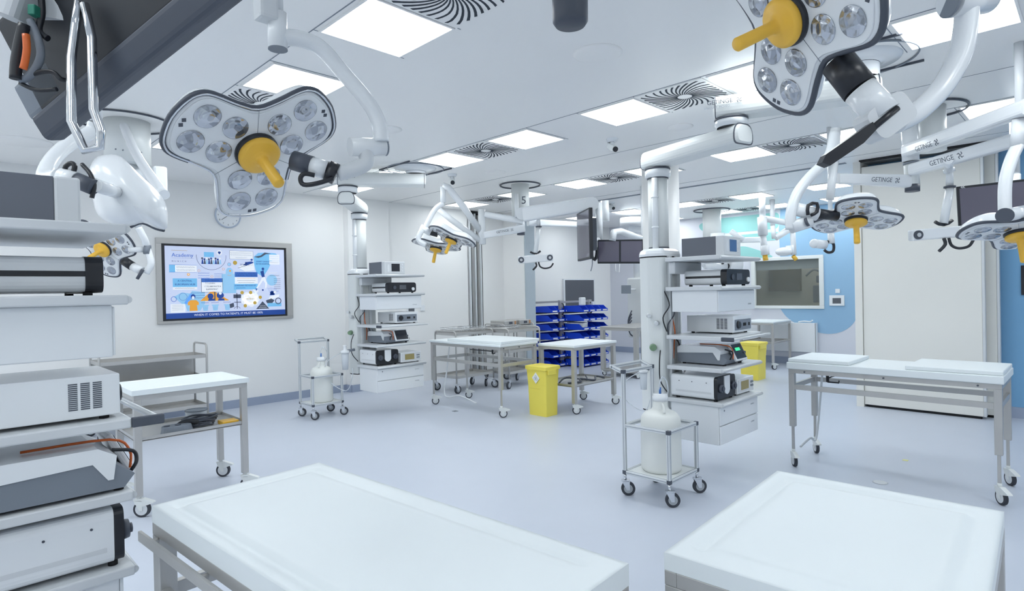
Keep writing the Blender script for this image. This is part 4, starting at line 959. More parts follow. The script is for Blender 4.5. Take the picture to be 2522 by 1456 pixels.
A=U(1290,562,8.2);B=U(1190,580,8.0); o=arm(t,A,B,.05,.04,.055,.045,name='lower_arm'); onarm(o,U(1238,570,8.02),(A-B),.045)
cy(t,U(1282,540,8.3),U(1283,568,8.3),.06,M_white,'lower_hub'); cy(t,U(1283,569,8.3),U(1283,579,8.3),.055,M_dkgrey,'hub_cap')
arm(t,U(1300,548,8.4),U(1470,555,8.9),.04,.04,.05,.035,name='far_arm')
cy(t,U(1475,500,7.75),U(1476,590,7.75),.045,M_white,'monitor_post'); cy(t,U(1489,495,7.8),U(1491,545,7.8),.055,M_white,'post_cover')
def monitor(label,c,nrm,w_,h,tilt=0,m=None,dual=False,th=.05,mark=None,post=None,group=None):
    n=V(nrm).normalized(); t=thing('monitor',label,'monitor',tuple(c),0,group)
    x=V((0,0,1)).cross(n).normalized(); x=(x*math.cos(tilt)+n.cross(x)*math.sin(tilt)); X=frame(c,x,n)
    g=G(X); g.box(-w_/2,w_/2,-h/2,h/2,-th*.5,0,.006); b=g.obj('casing',M_black,t,True)
    g=G(X); g.box(-w_*.32,w_*.32,-h*.32,h*.32,-th*1.4,-th*.48,.01); g.obj('rear_housing',M_dkgrey,b,True)
    sp=((-w_/2+.012,-.012),(.012,w_/2-.012)) if dual else ((-w_/2+.02,w_/2-.02),)
    for a,b2 in sp: g=G(X); g.box(a,b2,-h/2+.025,h/2-.02,-.001,.0015); g.obj('screen',m or M_scr,b,True)
    if mark: g=G(); text_into(g,mark,.03,X@Matrix.Translation((-w_/2+.045,h/2-.011,.002))); g.obj('lettering',M_white,b,True)
    return t,X
t1_,X=monitor('black monitor seen edge on, hanging from the numbered column arm',U(1436,580,7.4),(-.80,.60,0),.60,.62,th=.09,post=True)
cy(t1_,U(1452,592,7.5),U(1476,590,7.75),.03,M_white,'mount_arm')
g=G(); g.tube([U(1455,600,7.5),U(1470,615,7.5),U(1465,640,7.5),U(1450,620,7.5)],.02,sub=4,n=8); g.obj('cable',M_black,t1_,True)
tb(t1_,[U(1458,620,7.5),U(1459,650,7.5),U(1455,668,7.5)],.006,M_grey,'hanging_cable',3)
t2_,X=monitor('dual screen black monitor hanging left of the round column',U(1527,620,7.6),(-.86,-.5,-.12),.58,.31,tilt=-.03,dual=True)
t=t2_
tb(t,[U(1508,592,7.6),U(1512,572,7.65),U(1528,570,7.7),U(1625,605,8.6)],.045,M_white,'arm_tube',0)
cy(t,U(1588,600,8.6),U(1590,688,8.6),.06,M_white,'post')
tb(t,[U(1516,650,7.6),U(1516,668,7.6),U(1525,670,7.6),U(1526,650,7.6)],.006,M_white,'loop_handle')
q=U(1588,600,8.6); cy(t,q,V((q.x,q.y,3)),.05,M_white,'ceiling_pole')
# monitor at the right edge
t5_,X=monitor('large dark 4K monitor cut off by the right edge of the photo',U(2482,507,5.0),(-.92,-.38,-.05),.70,.42,tilt=.05,mark='4K',th=.05)
q=U(2500,430,5.12); g=G(); g.cyl(U(2500,480,5.12),q,.04); g.cyl(q,V((q.x,q.y,3)),.035); g.obj('mount_post',M_white,t5_,True)
# ---------------------------------------------------------------- tracking cameras
def tracker(label,a,b,post_top,d,r=.0,h=.05):
    t=thing('tracking_camera',label,'camera',tuple((a+b)/2),0,'two eyed tracking cameras')
    ax=(b-a).normalized(); n=(CAM-(a+b)/2); n=(n-ax*n.dot(ax)).normalized(); X=frame(a,ax,n); L=(b-a).length
    g=G(X); g.box(0,L,-h,h,-.06,0,.012); bd=g.obj('camera_bar',M_white,t,True)
    for k in (.09,.91):
        g=G(X); g.cyl((L*k,0,-.005),(L*k,0,.012),h*.8,n=24); e=g.obj('lens_ring',M_dkgrey,bd,True)
        g=G(X); g.cyl((L*k,0,.012),(L*k,0,.016),h*.38,n=20); g.obj('lens',M_chrome,e,True)
    m_=(a+b)/2+V((0,0,h)); top=post_top
    cy(t,m_+V((0,0,.03)),top,.030,M_white,'post',n=20); cy(t,top,top+V((0,0,.015)),.042,M_dkgrey,'post_seam'); cy(t,top+V((0,0,.015)),top+V((0,0,.16)),.026,M_white,'upper_post')
    g=G()
    for s in (-1,1): g.tube([m_+V((0,0,.02)),m_+ax*s*.04+V((0,0,.03)),m_+ax*s*.07+V((0,0,.05))],.014,n=8)
    g.obj('swivel_bracket',M_black,t,True)
    bt=(a+b)/2-V((0,0,h)); tb(t,[bt+ax*.0,bt+ax*.01-V((0,0,.05)),bt-ax*.04-V((0,0,.10))],.013,M_black,'lower_grip',3)
    tb(t,[bt+ax*.04,bt+ax*.06-V((0,0,.06)),bt+ax*.12-V((0,0,.09)),bt+ax*.20-V((0,0,.08)),bt+ax*.24-V((0,0,.03))],.011,M_black,'curved_grip',4)
    return t
tk=tracker('white tracking camera bar with two dark lenses at the right',U(2247,580,4.75),U(2402,567,4.75),U(2339,463,4.75),4.75,h=.045)
cy(tk,U(2339,425,4.75),U(2336,415,4.75),.04,M_white,'top_knuckle'); tb(tk,[U(2336,418,4.75),U(2336,405,4.6),U(2336,395,4.45)],.03,M_white,'arm_link')
tk=tracker('white tracking camera bar with two dark lenses in the middle distance',U(1276,641,8.0),U(1362,634,8.0),U(1327,560,8.0),8.0,h=.05)
tb(tk,[U(1326,548,8.0),U(1326,545,8.3),U(1326,549,8.45)],.03,M_white,'arm_link')
t=thing('hanging_camera','small white camera head with black grips hanging below the middle right light','camera',tuple(U(2040,600,5.6)))
cy(t,U(2004,600,5.6),U(2034,603,5.6),.042,M_white,'camera_body'); g=G(); g.sph(U(2006,600,5.6),.045,14); g.obj('camera_front',M_white,t,True)
tb(t,[U(2036,595,5.6),U(2052,600,5.6),U(2052,618,5.6),U(2040,622,5.6),U(2030,616,5.6)],.013,M_black,'grip',4); tb(t,[U(2046,575,5.6),U(2048,600,5.6)],.03,M_white,'drop_post'); q=U(2046,580,5.6); cy(t,q,V((q.x,q.y,3)),.02,M_white,'ceiling_pole')
# ================================================================ foreground dark monitor at the top left, seen from below
dA=1.30
P0=U(165,345,dA); P1=U(640,-25,1.05)
t=thing('monitor','big dark monitor seen from below in the top left corner','monitor',tuple(P0))
ax=(P1-P0).normalized(); pr=(_u*.75-_r*.62); pr=(pr-ax*pr.dot(ax)).normalized(); X=frame(P0,ax,ax.cross(pr)); 
L_=(P1-P0).length
# profile across the monitor (width, depth) swept along its lower edge
def sw(g,prof,x0,x1,x0b=None): g.loft([[(x0,a,b) for a,b in prof],[(x1,a,b) for a,b in prof]],X)
g=G(); sw(g,rects([(0,0),(.055,.006),(.055,.05),(0,.045)],.012,3),0,L_+.4); g.obj('lower_bezel',M_dkgrey,t,True)
g=G(); sw(g,rects([(.055,-.004),(.26,-.004),(.26,.03),(.055,.03)],.01,3),.015,L_+.35); g.obj('rear_panel',mat('dark_grey_rear_panel',(44,47,53),.5),t,True)
g=G(); sw(g,rects([(.07,.0),(.20,.0),(.17,-.035),(.10,-.035)],.01,3),.05,.30); g.obj('rear_box',M_black,t,True)
g=G(); sw(g,rects([(.045,-.0),(.10,-.012),(.10,.02),(.045,.02)],.006,3),.02,L_+.36); g.obj('ledge',M_grey,t,True)
g=G(); sw(g,rects([(.06,-.008),(.14,-.008),(.14,.03),(.06,.03)],.01,3),-.03,.09); g.obj('corner_foot',M_grey,t,True)
g=G(); g.tube([U(195,5,1.12),U(186,60,1.12),U(176,140,1.12),U(176,300,1.12),U(210,372,1.12),U(246,362,1.12),U(248,320,1.12),U(230,270,1.12),U(226,95,1.12),U(208,10,1.12)],.0082,sub=0,n=12); g.obj('tubular_handle',M_chrome,t,True)

arm(t,U(25,45,1.15),U(60,-60,1.15),.03,.03,.028,.028,M_offw,'arm_cover'); arm(t,U(150,60,1.2),U(170,-70,1.2),.03,.035,.03,.035,M_offw,'second_cover')
tb(t,[U(60,60,1.13),U(48,110,1.13),U(40,160,1.13),U(38,195,1.13)],.010,M_black,'corrugated_cable',3)
tb(t,[U(64,85,1.11),U(66,120,1.11),U(62,150,1.11),U(57,170,1.11)],.0062,M_orange,'orange_sleeve',3)
tb(t,[U(75,50,1.14),U(95,100,1.14),U(100,140,1.14),U(80,180,1.14),U(50,200,1.14)],.007,M_grey,'grey_cable',4)
tb(t,[U(50,205,1.14),U(90,222,1.14),U(140,220,1.14)],.004,M_black,'thin_cable',4); tb(t,[U(55,195,1.14),U(95,178,1.14),U(130,178,1.14),U(150,195,1.14),U(175,200,1.16)],.0045,M_black,'thin_cable',4)
g=G(); g.box(-.007,.007,-.010,.010,-.01,.01,.002,2,frame(U(86,28,1.14),_r,-_f)); g.obj('connector',M_teal2,t,True)
tb(t,[U(100,-20,1.15),U(104,30,1.15),U(96,75,1.15),U(118,95,1.15)],.006,M_black,'black_cable',4)
# ================================================================ wall screen, clock, control panels
t=thing('wall_screen','large lit wall screen with blue and orange infographic on the left wall','screen',(2.9,8.3,1.7))
X0,X1,Z0,Z1=2.04,3.775,1.183,2.262; a0,a1,b0,b1=2.105,3.685,1.222,2.185
g=G()
for q in ((X0,X1,b1+.005,Z1),(X0,X1,Z0,b0-.005),(X0,a0-.005,b0-.005,b1+.005),(a1+.005,X1,b0-.005,b1+.005)): g.box(q[0],q[1],8.262,8.3,q[2],q[3],.003)
g.obj('steel_surround',M_steel,t,True)
g=G(); g.box(a0-.004,a1+.004,8.285,8.298,b0-.004,b1+.004); g.obj('bezel',M_black,t,True)
cols=[((205,214,240),1),((60,110,190),1),((120,190,235),1),((70,80,100),1),((236,165,60),1),((30,70,150),1),((240,244,250),1),((190,160,70),1),((150,200,235),1)]
SM=[mat('screen_colour_'+n_,c_,.35,0,0,1,emit=.26) for n_,(c_,_) in zip(('pale','blue','sky','ink','orange','navy','white','ochre','light_blue'),cols)]
s0,s1,v0,v1=a0+.035,a1-.02,b0+.02,b1-.02
SX=lambda u,v,z=0: (s0+(s1-s0)*u, 8.2845-.0004*z, v1-(v1-v0)*v)
g=G(); SC=V((s0,8.2845,v0))
def q_(u0,u1,v0_,v1_,k,z=1): g.k=k; g.box(SX(u0,0)[0],SX(u1,0)[0],8.2845-.0005*z,8.2845,SX(0,v1_)[2],SX(0,v0_)[2])
def po(pts,k,z=1): g.k=k; P=[SX(u,v) for u,v in pts]; g.loft([[(x,8.2845,zz) for x,_,zz in P],[(x,8.2845-.0005*z,zz) for x,_,zz in P]])
def el(u,v,r_,k,z=1,sy=1.7,n=20): po([(u+r_*math.cos(2*PI*i/n),v+r_*sy*math.sin(2*PI*i/n)) for i in range(n)],k,z)
def ri(u,v,r_,k,w=.0016,sy=1.7,a=0,b=2*PI): g.k=k; g.tube([SX(u+r_*math.cos(a+(b-a)*i/24),v+r_*sy*math.sin(a+(b-a)*i/24)) for i in range(25)],w,n=5)
def tx(s_,u,v,size,k,al='CENTER',z=4): g.k=k; p=SX(u,v,z); text_into(g,s_,size,Matrix(((1,0,0,p[0]),(0,0,-1,8.2845-.0006*z),(0,1,0,p[2]),(0,0,0,1))),al)
def wr(u0,u1,v,k,amp=.010,w=.0024):
    n=int((u1-u0)*130)+3; g.k=k; rn=random.Random(int(u0*1000+v*77)); g.tube([SX(u0+(u1-u0)*i/n,v+amp*(1 if i%2 else -1)*rn.uniform(.4,1)) for i in range(n+1)],w,n=4)
q_(0,1,0,1,0,.6); q_(0,1,.925,1,5,1.5); tx('WHEN IT COMES TO PATIENTS, IT MUST BE 100%',.5,.96,.040,6)
wr(.05,.17,.06,7,.004); tx('Academy',.05,.125,.068,1,'LEFT'); wr(.05,.22,.165,3,.001,.001); tx('M  U  N  I  C  H',.05,.21,.025,3,'LEFT')
q_(.03,.075,.26,.36,2,1); q_(.075,.24,.26,.36,6,1); wr(.085,.225,.29,3); wr(.085,.225,.33,3)
for e in ((.03,.24,.258,.262),(.03,.24,.358,.362)): q_(*e,1,2)
el(.175,.39,.011,4); el(.175,.39,.005,6,2)
q_(.055,.24,.445,.565,2,1); tx('A CENTRAL',.147,.48,.032,5); tx('EUROPEAN HUB',.147,.53,.032,5); q_(.055,.24,.565,.60,6,1); wr(.07,.22,.582,3,.005)
ri(.36,.13,.12,3,.0022,1.6,-.1,PI+.1); q_(.30,.38,.07,.14,2,1); 
for k in range(9): el(.285+.018*k,.16+.012*(k%2),.008,[3,5,6][k%3],2); po([(.278+.018*k,.24),(.283+.018*k,.175),(.29+.018*k,.175),(.296+.018*k,.24)],[5,3,8][k%3],2)
el(.425,.075,.022,6,2); el(.421,.07,.008,5,3); el(.429,.07,.008,5,3); po([(.413,.075),(.437,.075),(.425,.10)],5,3)
q_(.51,.715,.04,.16,6,1); wr(.52,.70,.07,3,.01,.0022); wr(.52,.70,.10,3,.01,.0022); wr(.56,.66,.135,3,.01,.0022)
for e in ((.51,.715,.038,.041),(.51,.715,.159,.162),(.51,.512,.04,.16),(.713,.715,.04,.16)): q_(*e,3,2)
el(.555,.215,.018,7,1); el(.505,.24,.012,8,1)
po([(.493,.29),(.478,.32),(.47,.43),(.478,.44),(.486,.36),(.49,.45),(.487,.63),(.498,.64),(.505,.5),(.512,.64),(.523,.63),(.52,.45),(.525,.36),(.532,.44),(.54,.43),(.532,.32),(.517,.29)],8,1); el(.511,.335,.008,4,3); ri(.505,.24,.014,3,.0015); wr(.49,.52,.40,4,.01); 
q_(.44,.56,.38,.66,8,.8); 
po([(.72,.12),(.76,.06),(.83,.05),(.92,.06),(.95,.1),(.90,.12),(.85,.30),(.80,.42),(.74,.36),(.72,.22)],2,1); po([(.72,.12),(.78,.10),(.82,.05),(.88,.07),(.83,.075),(.79,.12),(.76,.135)],3,2)
tx('SMART CHOICE',.80,.19,.026,5); tx('IN THE HOSPITAL',.80,.225,.024,5)
q_(.86,.955,.08,.17,6,2); wr(.87,.945,.105,1,.008); wr(.87,.945,.14,1,.008); q_(.86,.955,.18,.23,6,2); wr(.865,.945,.20,3,.006)
po([(.58,.28),(.64,.22),(.72,.20),(.72,.32),(.64,.34)],6,2); wr(.60,.71,.24,3,.02,.003); po([(.62,.25),(.66,.2),(.7,.19),(.72,.21),(.66,.25)],5,3); el(.65,.215,.009,5,3); el(.70,.165,.009,5,3); g.k=3; g.tube([SX(.58,.29),SX(.66,.25)],.003,n=5)
q_(.55,.75,.35,.425,1,1); q_(.55,.75,.425,.525,6,1); q_(.54,.75,.525,.61,2,1); tx('A ROBOTIC ASSISTED',.65,.37,.026,5); tx('SURGICAL PROCEDURE',.65,.40,.026,5); wr(.57,.73,.445,4,.006); wr(.57,.73,.475,3,.006); wr(.58,.72,.505,3,.006); tx('STANDARD METHODS OF',.64,.55,.024,5); wr(.56,.64,.585,5,.006)
# running figure
el(.80,.30,.012,5,2); po([(.775,.34),(.805,.32),(.815,.42),(.79,.43)],5,2); po([(.79,.42),(.815,.42),(.83,.50),(.82,.52),(.80,.47),(.745,.60),(.735,.59),(.78,.47)],6,2); po([(.82,.50),(.835,.50),(.83,.58),(.815,.60)],6,2); po([(.73,.59),(.745,.6),(.735,.635)],5,2); el(.795,.62,.008,5,2)
el(.88,.47,.05,8,.8); wr(.85,.93,.36,6,.01,.003); wr(.86,.95,.40,3,.006); 
for k in range(6): wr(.90,.96,.45+.03*k,3,.006)
wr(.84,.92,.60,1,.02,.002); wr(.85,.94,.64,1,.02,.002)
q_(.275,.445,.445,.50,1,1); q_(.275,.445,.50,.64,6,1); tx('OUR MISSION',.36,.472,.028,5); tx('TO LEARN,',.345,.515,.026,3); tx('COLLABORATE &',.365,.56,.026,3); tx('EXPERIMENT',.36,.60,.026,3)
for e in ((.273,.276,.445,.64),(.444,.447,.445,.64),(.273,.447,.638,.642)): q_(*e,3,2)
for k in range(3): wr(.25,.34,.37+.035*k,1,.006); wr(.38,.45,.38+.03*k,1,.006)
for (u_,v_) in ((.257,.335),(.455,.31),(.36,.42)): ri(u_,v_,.009,4,.0018)
po([(.20,.62),(.30,.64),(.30,.80),(.26,.90),(.16,.90),(.14,.78)],8,.8); po([(.06,.70),(.12,.64),(.20,.66),(.18,.8),(.12,.80)],8,.8); ri(.06,.73,.02,1,.003); ri(.13,.70,.03,1,.002)
po([(.165,.78),(.185,.75),(.23,.75),(.25,.78),(.25,.82),(.235,.82),(.24,.90),(.178,.90),(.18,.82),(.165,.82)],4,2); el(.207,.70,.018,5,2,1.9); el(.207,.715,.011,6,3,1.9)
for k in range(3): wr(.19,.30,.65+.035*k,5,.008)
q_(.035,.145,.80,.915,6,2); [wr(.045,.13,.815+.022*k,3,.006) for k in range(4)]
po([(.26,.765),(.345,.635),(.375,.63),(.50,.765)],4,1); el(.345,.70,.024,5,2,1.7); po([(.325,.765),(.33,.735),(.375,.735),(.375,.765)],5,2); el(.425,.69,.03,5,2,1.5); po([(.405,.765),(.41,.735),(.455,.735),(.46,.765)],5,2); el(.425,.66,.012,6,3); q_(.375,.385,.64,.765,3,2)
for (u_,w__) in ((.27,'DOCTORS'),(.35,'DEMONSTRATION'),(.45,'EXCELLENCE')): wr(u_,u_+.06,.79,5,.008); po([(u_+.0,.82),(u_+.065,.82),(u_+.055,.84),(u_+.05,.905),(u_+.015,.905),(u_+.01,.84)],8,1); wr(u_+.015,u_+.05,.87,3,.02,.001)
q_(.535,.60,.68,.735,3,1); q_(.562,.568,.66,.89,3,1); q_(.54,.60,.79,.80,3,1); ri(.565,.89,.025,3,.003,1.2,PI,2*PI); po([(.50,.82),(.535,.80),(.54,.86),(.505,.88)],3,2)
for k in range(9): a=2*PI*k/9; el(.68+.06*math.cos(a),.755+.075*math.sin(a),.025,6,1)
el(.68,.755,.06,6,1,1.3); tx('IMPROVING',.68,.71,.026,7); tx('PATIENTS',.68,.75,.028,7); tx('LIVES',.68,.80,.028,7)
for (u_,v_) in ((.61,.655),(.685,.655),(.77,.73),(.72,.81),(.635,.85)): el(u_,v_,.015,7,2)
po([(.73,.905),(.79,.79),(.85,.905)],3,1); wr(.765,.815,.86,6,.006); wr(.755,.825,.885,6,.006); po([(.70,.60),(.76,.63),(.73,.68)],6,1)
el(.88,.665,.02,5,2,1.5); po([(.855,.70),(.875,.645),(.91,.66),(.90,.70)],5,2); el(.905,.655,.012,6,3); po([(.86,.72),(.90,.70),(.95,.69),(.94,.73),(.90,.75),(.84,.78)],6,2); ri(.935,.79,.026,3,.006); po([(.82,.78),(.87,.75),(.90,.78),(.88,.82),(.83,.82)],3,2); q_(.835,.965,.82,.875,2,1.2)
sc=g.obj('screen_picture',SM,t,True)
t=thing('wall_clock','round white wall clock partly hidden behind the large left light','clock',(2.91,8.3,2.6))
X=Matrix(((1,0,0,2.91),(0,0,-1,8.3),(0,1,0,2.60),(0,0,0,1)))
g=G(X); g.lathe([(0,0),(.165,0),(.17,.02),(.165,.03),(.155,.03),(.152,.018),(0,.018)],(0,0,0),48); g.obj('case',mat('pale_blue_clock_case',(190,202,220),.3),t,True)
g=G(X); g.cyl((0,0,.018),(0,0,.0195),.15,n=48); f=g.obj('dial',M_white,t,True)
for k in range(12):
    a=PI/2-k*PI/6; g=G(X); text_into(g,str(12 if k==0 else k),.032,Matrix.Translation((.125*math.cos(a),.125*math.sin(a),.020))); g.obj('numeral',M_txt,f,True)
for a,l,w__ in ((1.2,.07,.004),(-2.5,.105,.003)): g=G(X); g.tube([(0,0,.022),(l*math.cos(a),l*math.sin(a),.022)],w__,n=6); g.obj('clock_hand',M_txt,t,True)
def wallpanel(name,label,cat,X,w_,h,scr=None,m=M_white,dp=.02,rim=.0):
    t=thing(name,label,cat,tuple(X.to_translation()))
    g=G(X); g.box(-w_/2,w_/2,-h/2,h/2,0,dp,.004); b=g.obj('casing',m,t,True)
    if scr: g=G(X); g.box(*scr[:4],dp-.001,dp+.002,.001); g.obj('screen',scr[4],b,True)
    return t
def onx(x,y,z): return Matrix(((0,0,-1,x),(-1,0,0,y),(0,1,0,z),(0,0,0,1)))
def ony(x,y,z): return Matrix(((1,0,0,x),(0,0,-1,y),(0,1,0,z),(0,0,0,1)))
wallpanel('wall_control_panel','white control panel with dark screen on the far blue wall, right of the window','control panel',onx(11.795,3.405,1.215),.25,.19,(-.07,.07,-.055,.045,M_scrg))
wallpanel('wall_switch','small white square switch above the control panel on the blue wall','switch',onx(11.795,3.39,1.39),.075,.075)
wallpanel('wall_display','black framed wall display at the right edge on the blue wall','display',onx(8.449,.30,1.51),.62,.32,(-.28,.28,-.13,.13,M_scr2),M_black)
wallpanel('wall_control_panel','white wall control panel with dark screen behind the left supply boom','control panel',ony(5.78,8.2,1.22),.16,.22,(-.06,.06,-.02,.09,M_scrg))
wallpanel('wall_switch','small white switch plate right of the control panel behind the left boom','switch',ony(6.02,8.2,1.25),.08,.10)
wallpanel('wall_monitor','dark wall monitor in white frame on the far wall above the blue bins','monitor',ony(10.55,8.42,1.44),1.12,.64,(-.52,.52,-.29,.29,M_scrg),M_white,.05)
# radiator
t=thing('radiator','long white flat radiator below the far window','radiator',(11.7,4.4,.26))
g=G(); g.box(11.68,11.70,3.74,5.3,.25,.80,.004); g.obj('front_panel',M_white,t,True)
g=G(); g.box(11.72,11.78,3.76,5.28,.26,.79,.004); g.obj('back_panel',M_white,t,True)
g=G(); g.box(11.68,11.78,3.735,3.755,.26,.80,.003); g.obj('side_panel',M_white,t,True)
g=G(); g.tube([(11.7,4.05,.812),(11.7,3.95,.83),(11.72,3.85,.82),(11.7,3.8,.85)],.012,sub=3); tag(g.obj('folded_cable',M_white),'white folded cable lying on top of the radiator','cable')
# ================================================================ blue bins on their racks
def binrack(x0,yb,label,gl):
    t=thing('bin_rack',label,'rack',(x0,yb,0),0,'racks of blue storage bins')
    g=G()
    for a in (-.10,.82): g.box(a,a+.10,0,.05,.12,1.30,.006)
    for z in (.16,1.27): g.box(0,.82,.01,.04,z-.02,z+.02,.003)
    g.obj('rack_frame',M_beige,t)
    for a in (-.05,.87): 
        g=G(); g.tube([(a,-.0,1.24),(a,-.04,1.22),(a,-.04,1.05),(a,-.0,1.03)],.010,sub=3,n=8); g.obj('grip_handle',M_black,t)
    for r_ in range(7):
        z=1.075-.175*r_; g=G(); g.box(0,.82,-.02,.03,z-.035,z,.003); g.obj('shelf_rail',mat('dark_grey_rail',(120,122,126),.5),t)
    for a in (-.05,.87): caster(t,a,.03,.14,.045,0,'c')
proto=None
def bluebin(x,y,z,label,group,paper=False):
    global proto
    if proto is None:
        t=thing('storage_bin','','bin'); w_,h,d=.195,.115,.46
        g=G(); q=.004
        g.box(0,w_,0,d,0,q); g.box(0,q,.12,d,q,h); g.box(w_-q,w_,.12,d,q,h); g.box(q,w_-q,d-q,d,q,h)
        for a in (0,w_-q):
            X=Matrix(((0,0,1,a),(1,0,0,0),(0,1,0,0),(0,0,0,1))); g.prism([(0,q),(.12,q),(.12,h),(.10,h),(.03,.055),(0,.05)],0,q,X)
        g.obj('bin_body',M_bin,t)
        g=G(); g.box(q,w_-q,-.001,q,q,.05); g.obj('bin_front',M_bin,t)
        g=G(); g.box(.03,w_-.03,-.004,-.001,.010,.035); g.obj('label_card',M_white,t)
        proto=t
    else: t=copy_tree(proto)
    t.location=(x,y,z); tag(t,label,'bin',group)
rown=['top','second','third','fourth','fifth','sixth','bottom']; coln=['first','second','third','last']
for (x0,yb,nm) in ((8.97,7.54,'right'),(8.52,7.95,'left')):
    binrack(x0,yb,f'grey frame on wheels holding blue bins, the {nm} of the two',None)
    for r_ in range(7):
        for c_ in range(4):
            if nm=='left' and c_==3: continue
            z=1.077-.175*r_
            bluebin(x0+.005+.203*c_,yb-.485,z,f'blue open storage bin, {coln[c_]} in the {rown[r_]} row of the {nm} rack','blue storage bins on the racks')
g=G(); g.box(9.02,9.16,7.12,7.2,1.20,1.36,.02); tag(g.obj('white_box',M_white),'white carton standing in the top row of blue bins below the wall monitor','carton')
g=G(); g.box(9.42,9.5,7.15,7.2,1.20,1.27,.005); tag(g.obj('white_packet',M_white),'small pale packet standing in the top row of blue bins','packet')
g=G(); g.loft([[(9.0,7.10,.75),(9.16,7.10,.75),(9.16,7.5,.75),(9.0,7.5,.75)],[(9.02,7.10,.86),(9.15,7.08,.875),(9.15,7.5,.87),(9.02,7.5,.86)]]); tag(g.obj('sachet_stack',M_offw),'pale flat packets piled in the first bin of the third row of blue bins','packets')
# ================================================================ distant equipment beyond the folding wall
t=thing('ceiling_column','distant white ceiling column with a ring beyond the round column','ceiling column',(10.8,5.3,3),0)
cy(t,(10.8,5.3,2.35),(10.8,5.3,3),.17,M_white2,'column_tube',n=28)
g=G(); g.tube([(10.8+.33*math.cos(a),5.3+.33*math.sin(a),2.99) for a in [i*PI/20 for i in range(40)]],.012,closed=True,n=6); g.obj('ceiling_ring',M_dkgrey,t,True)
D=11.0
arm(t,U(1700,595,D),U(1885,590,D),.06,.05,.06,.05,name='long_arm'); arm(t,U(1765,600,D),U(1700,598,D),.06,.05,.07,.06,name='left_arm')
cy(t,U(1767,575,D),U(1768,605,D),.13,M_white,'hub')
tb(t,[U(1800,570,D-.2),U(1830,590,D-.2)],.05,M_white,'spring_arm')
def farlamp(label,x,y,d,armpts,ydir):
    t=lampthing(label,tuple(U(x,y,d)),'distant surgical lights')
    for a in armpts: tb(t,[U(*p,d) for p in a[0]],a[1],M_white,a[2])
    return t
t=farlamp('thin distant surgical lamp post with yellow handle left of the far window',1883,560,9.6,(([(1877,535),(1879,580)],.075,'upper_post'),([(1879,580),(1883,615)],.05,'middle_post'),([(1883,605),(1885,628)],.065,'lamp_grip'),([(1880,538),(1945,550)],.05,'cross_arm')),None)
tb(t,[U(1884,628,9.6),U(1886,642,9.6)],.04,M_yel,'sterile_handle')
q=U(1878,535,9.6); tb(t,[q,V((q.x,q.y,3))],.05,M_white,'ceiling_pole')
t=farlamp('distant white surgical lamp with yellow handle above the far window',1950,620,10.2,(([(1903,556),(1907,588)],.04,'left_post'),([(1910,586),(1952,560)],.055,'spring_arm'),([(1952,560),(1955,628)],.045,'post'),([(1945,605),(1946,624)],.07,'lamp_grip')),None)
q=U(1903,556,10.2); tb(t,[q,V((q.x,q.y,3))],.04,M_white,'ceiling_pole'); tb(t,[U(1953,630,10.2),U(1961,640,10.2)],.035,M_yel,'sterile_handle')
g=G(); g.sph(U(1931,620,10.2),.14,16,(1,1,.55)); g.obj('lamp_housing',M_white,t,True)
t=thing('hanging_camera','distant white camera head seen above the second shelf of the right boom','camera',tuple(U(1790,655,9.0)))
cy(t,U(1735,655,9.0),U(1790,657,9.0),.05,M_white,'arm'); tb(t,[U(1775,650,9),U(1785,658,9),U(1795,655,9)],.04,M_black,'joint'); cy(t,U(1795,652,9.0),U(1824,655,9.0),.11,M_white,'camera_body'); q=U(1735,655,9.0); tb(t,[q,U(1733,620,9.2),U(1734,600,10.9)],.04,M_white,'drop_arm')
t=thing('supply_boom','distant white supply boom left of the round column, with small grey screen','supply boom',(10.9,7.0,3))
Dd=11.6
cy(t,U(1570,560,Dd),U(1571,540,Dd),.35,M_white,'ceiling_mount',n=28)
arm(t,U(1545,560,Dd),U(1600,570,Dd),.16,.14,.10,.09,name='boom_arm')
g=G(); a=U(1575,680,Dd); g.box(a.x-.18,a.x+.18,a.y-.18,a.y+.18,.55,1.72,.03); g.obj('service_column',M_white2,t,True)
cy(t,V((a.x,a.y,1.72)),V((a.x,a.y,2.7)),.11,M_white,'drop_tube')
g=G(); b=U(1542,713,Dd-.4); g.box(-.09,.09,-.08,.08,-.02,.02,.006,2,frame(b,_r,-_f)); g.obj('screen',M_grey,t,True); cy(t,b,V((a.x,a.y,b.z)),.02,M_white,'screen_arm')
g=G()
for k in range(4): g.tube([U(1556,765+8*k,Dd-.3),U(1547,790+5*k,Dd-.3),U(1551,820,Dd-.3),U(1558,828,Dd-.3)],.012,sub=4,n=6)
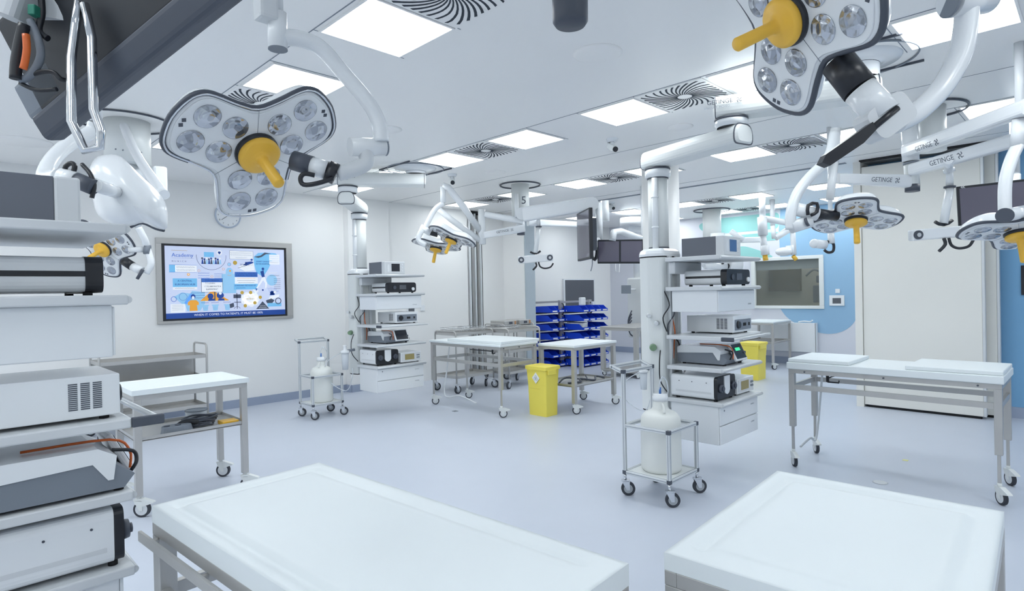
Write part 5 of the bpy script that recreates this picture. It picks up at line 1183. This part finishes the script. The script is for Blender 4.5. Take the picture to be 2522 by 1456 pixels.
g.obj('cable',M_dkgrey,t,True)
for k in range(4): g=G(); g.cyl(U(1586,715+35*k,Dd-.35),U(1590,716+35*k,Dd-.45),.06); g.obj('gas_outlet',M_grey,t,True)
# suction canisters on the booms
def canister(label,p,s=1):
    t=thing('suction_canister',label,'canister',tuple(p),0,'clear suction canisters')
    g=G(); g.lathe([(0,-.12*s),(.03*s,-.12*s),(.035*s,-.02*s),(.038*s,.05*s),(.0,.052*s)],p,20); g.obj('jar',M_tubeclear,t,True)
    g=G(); g.lathe([(0,.05*s),(.045*s,.05*s),(.045*s,.075*s),(.02*s,.085*s),(.018*s,.12*s),(.026*s,.13*s),(0,.135*s)],p,20); g.obj('lid',M_white,t,True)
    g=G(); g.cyl(p+V((.0,0,.07*s)),p+V((.10*s,-.02*s,.08*s)),.014*s); g.obj('bracket',M_grey,t,True)
    tb(t,[p+V((-.03*s,.02*s,.06*s)),p+V((-.14*s,.14*s,-.05*s)),p+V((-.13*s,.13*s,-.22*s)),p+V((0,0,-.34*s)),p+V((.05*s,-.05*s,-.20*s)),p+V((.05*s,-.05*s,-.10*s))],.004*s,M_tubeclear,'tube',5)
canister('clear suction canister with coiled tube on the left supply boom column',U(850,882,7.3),1.2)
canister('clear suction canister on the side of the right supply boom column',U(1585,930,4.75),.8)
# floor fittings
for (x,y,l) in ((1121,1013,'small dark plate on the floor in front of the middle table'),):
    p=UZ(x,y,0); g=G(); g.box(p.x-.03,p.x+.03,p.y-.03,p.y+.03,0,.003); tag(g.obj('floor_plate',M_grey),l,'floor plate')
p=UZ(2168,1189,0); g=G(); g.lathe([(.045,0),(.05,.003),(.045,.004),(.028,.002),(0,.002)],(p.x,p.y,0)); tag(g.obj('floor_socket',M_offw),'round flush cap in the floor in front of the long right table','floor socket')
p=UZ(2230,1134,0); g=G(); g.box(p.x-.02,p.x+.02,p.y-.02,p.y+.02,0,.002); tag(g.obj('yellow_sticker',mat('pale_yellow_tape',(225,225,150))),'tiny yellow sticker on the floor under the long right table','sticker')
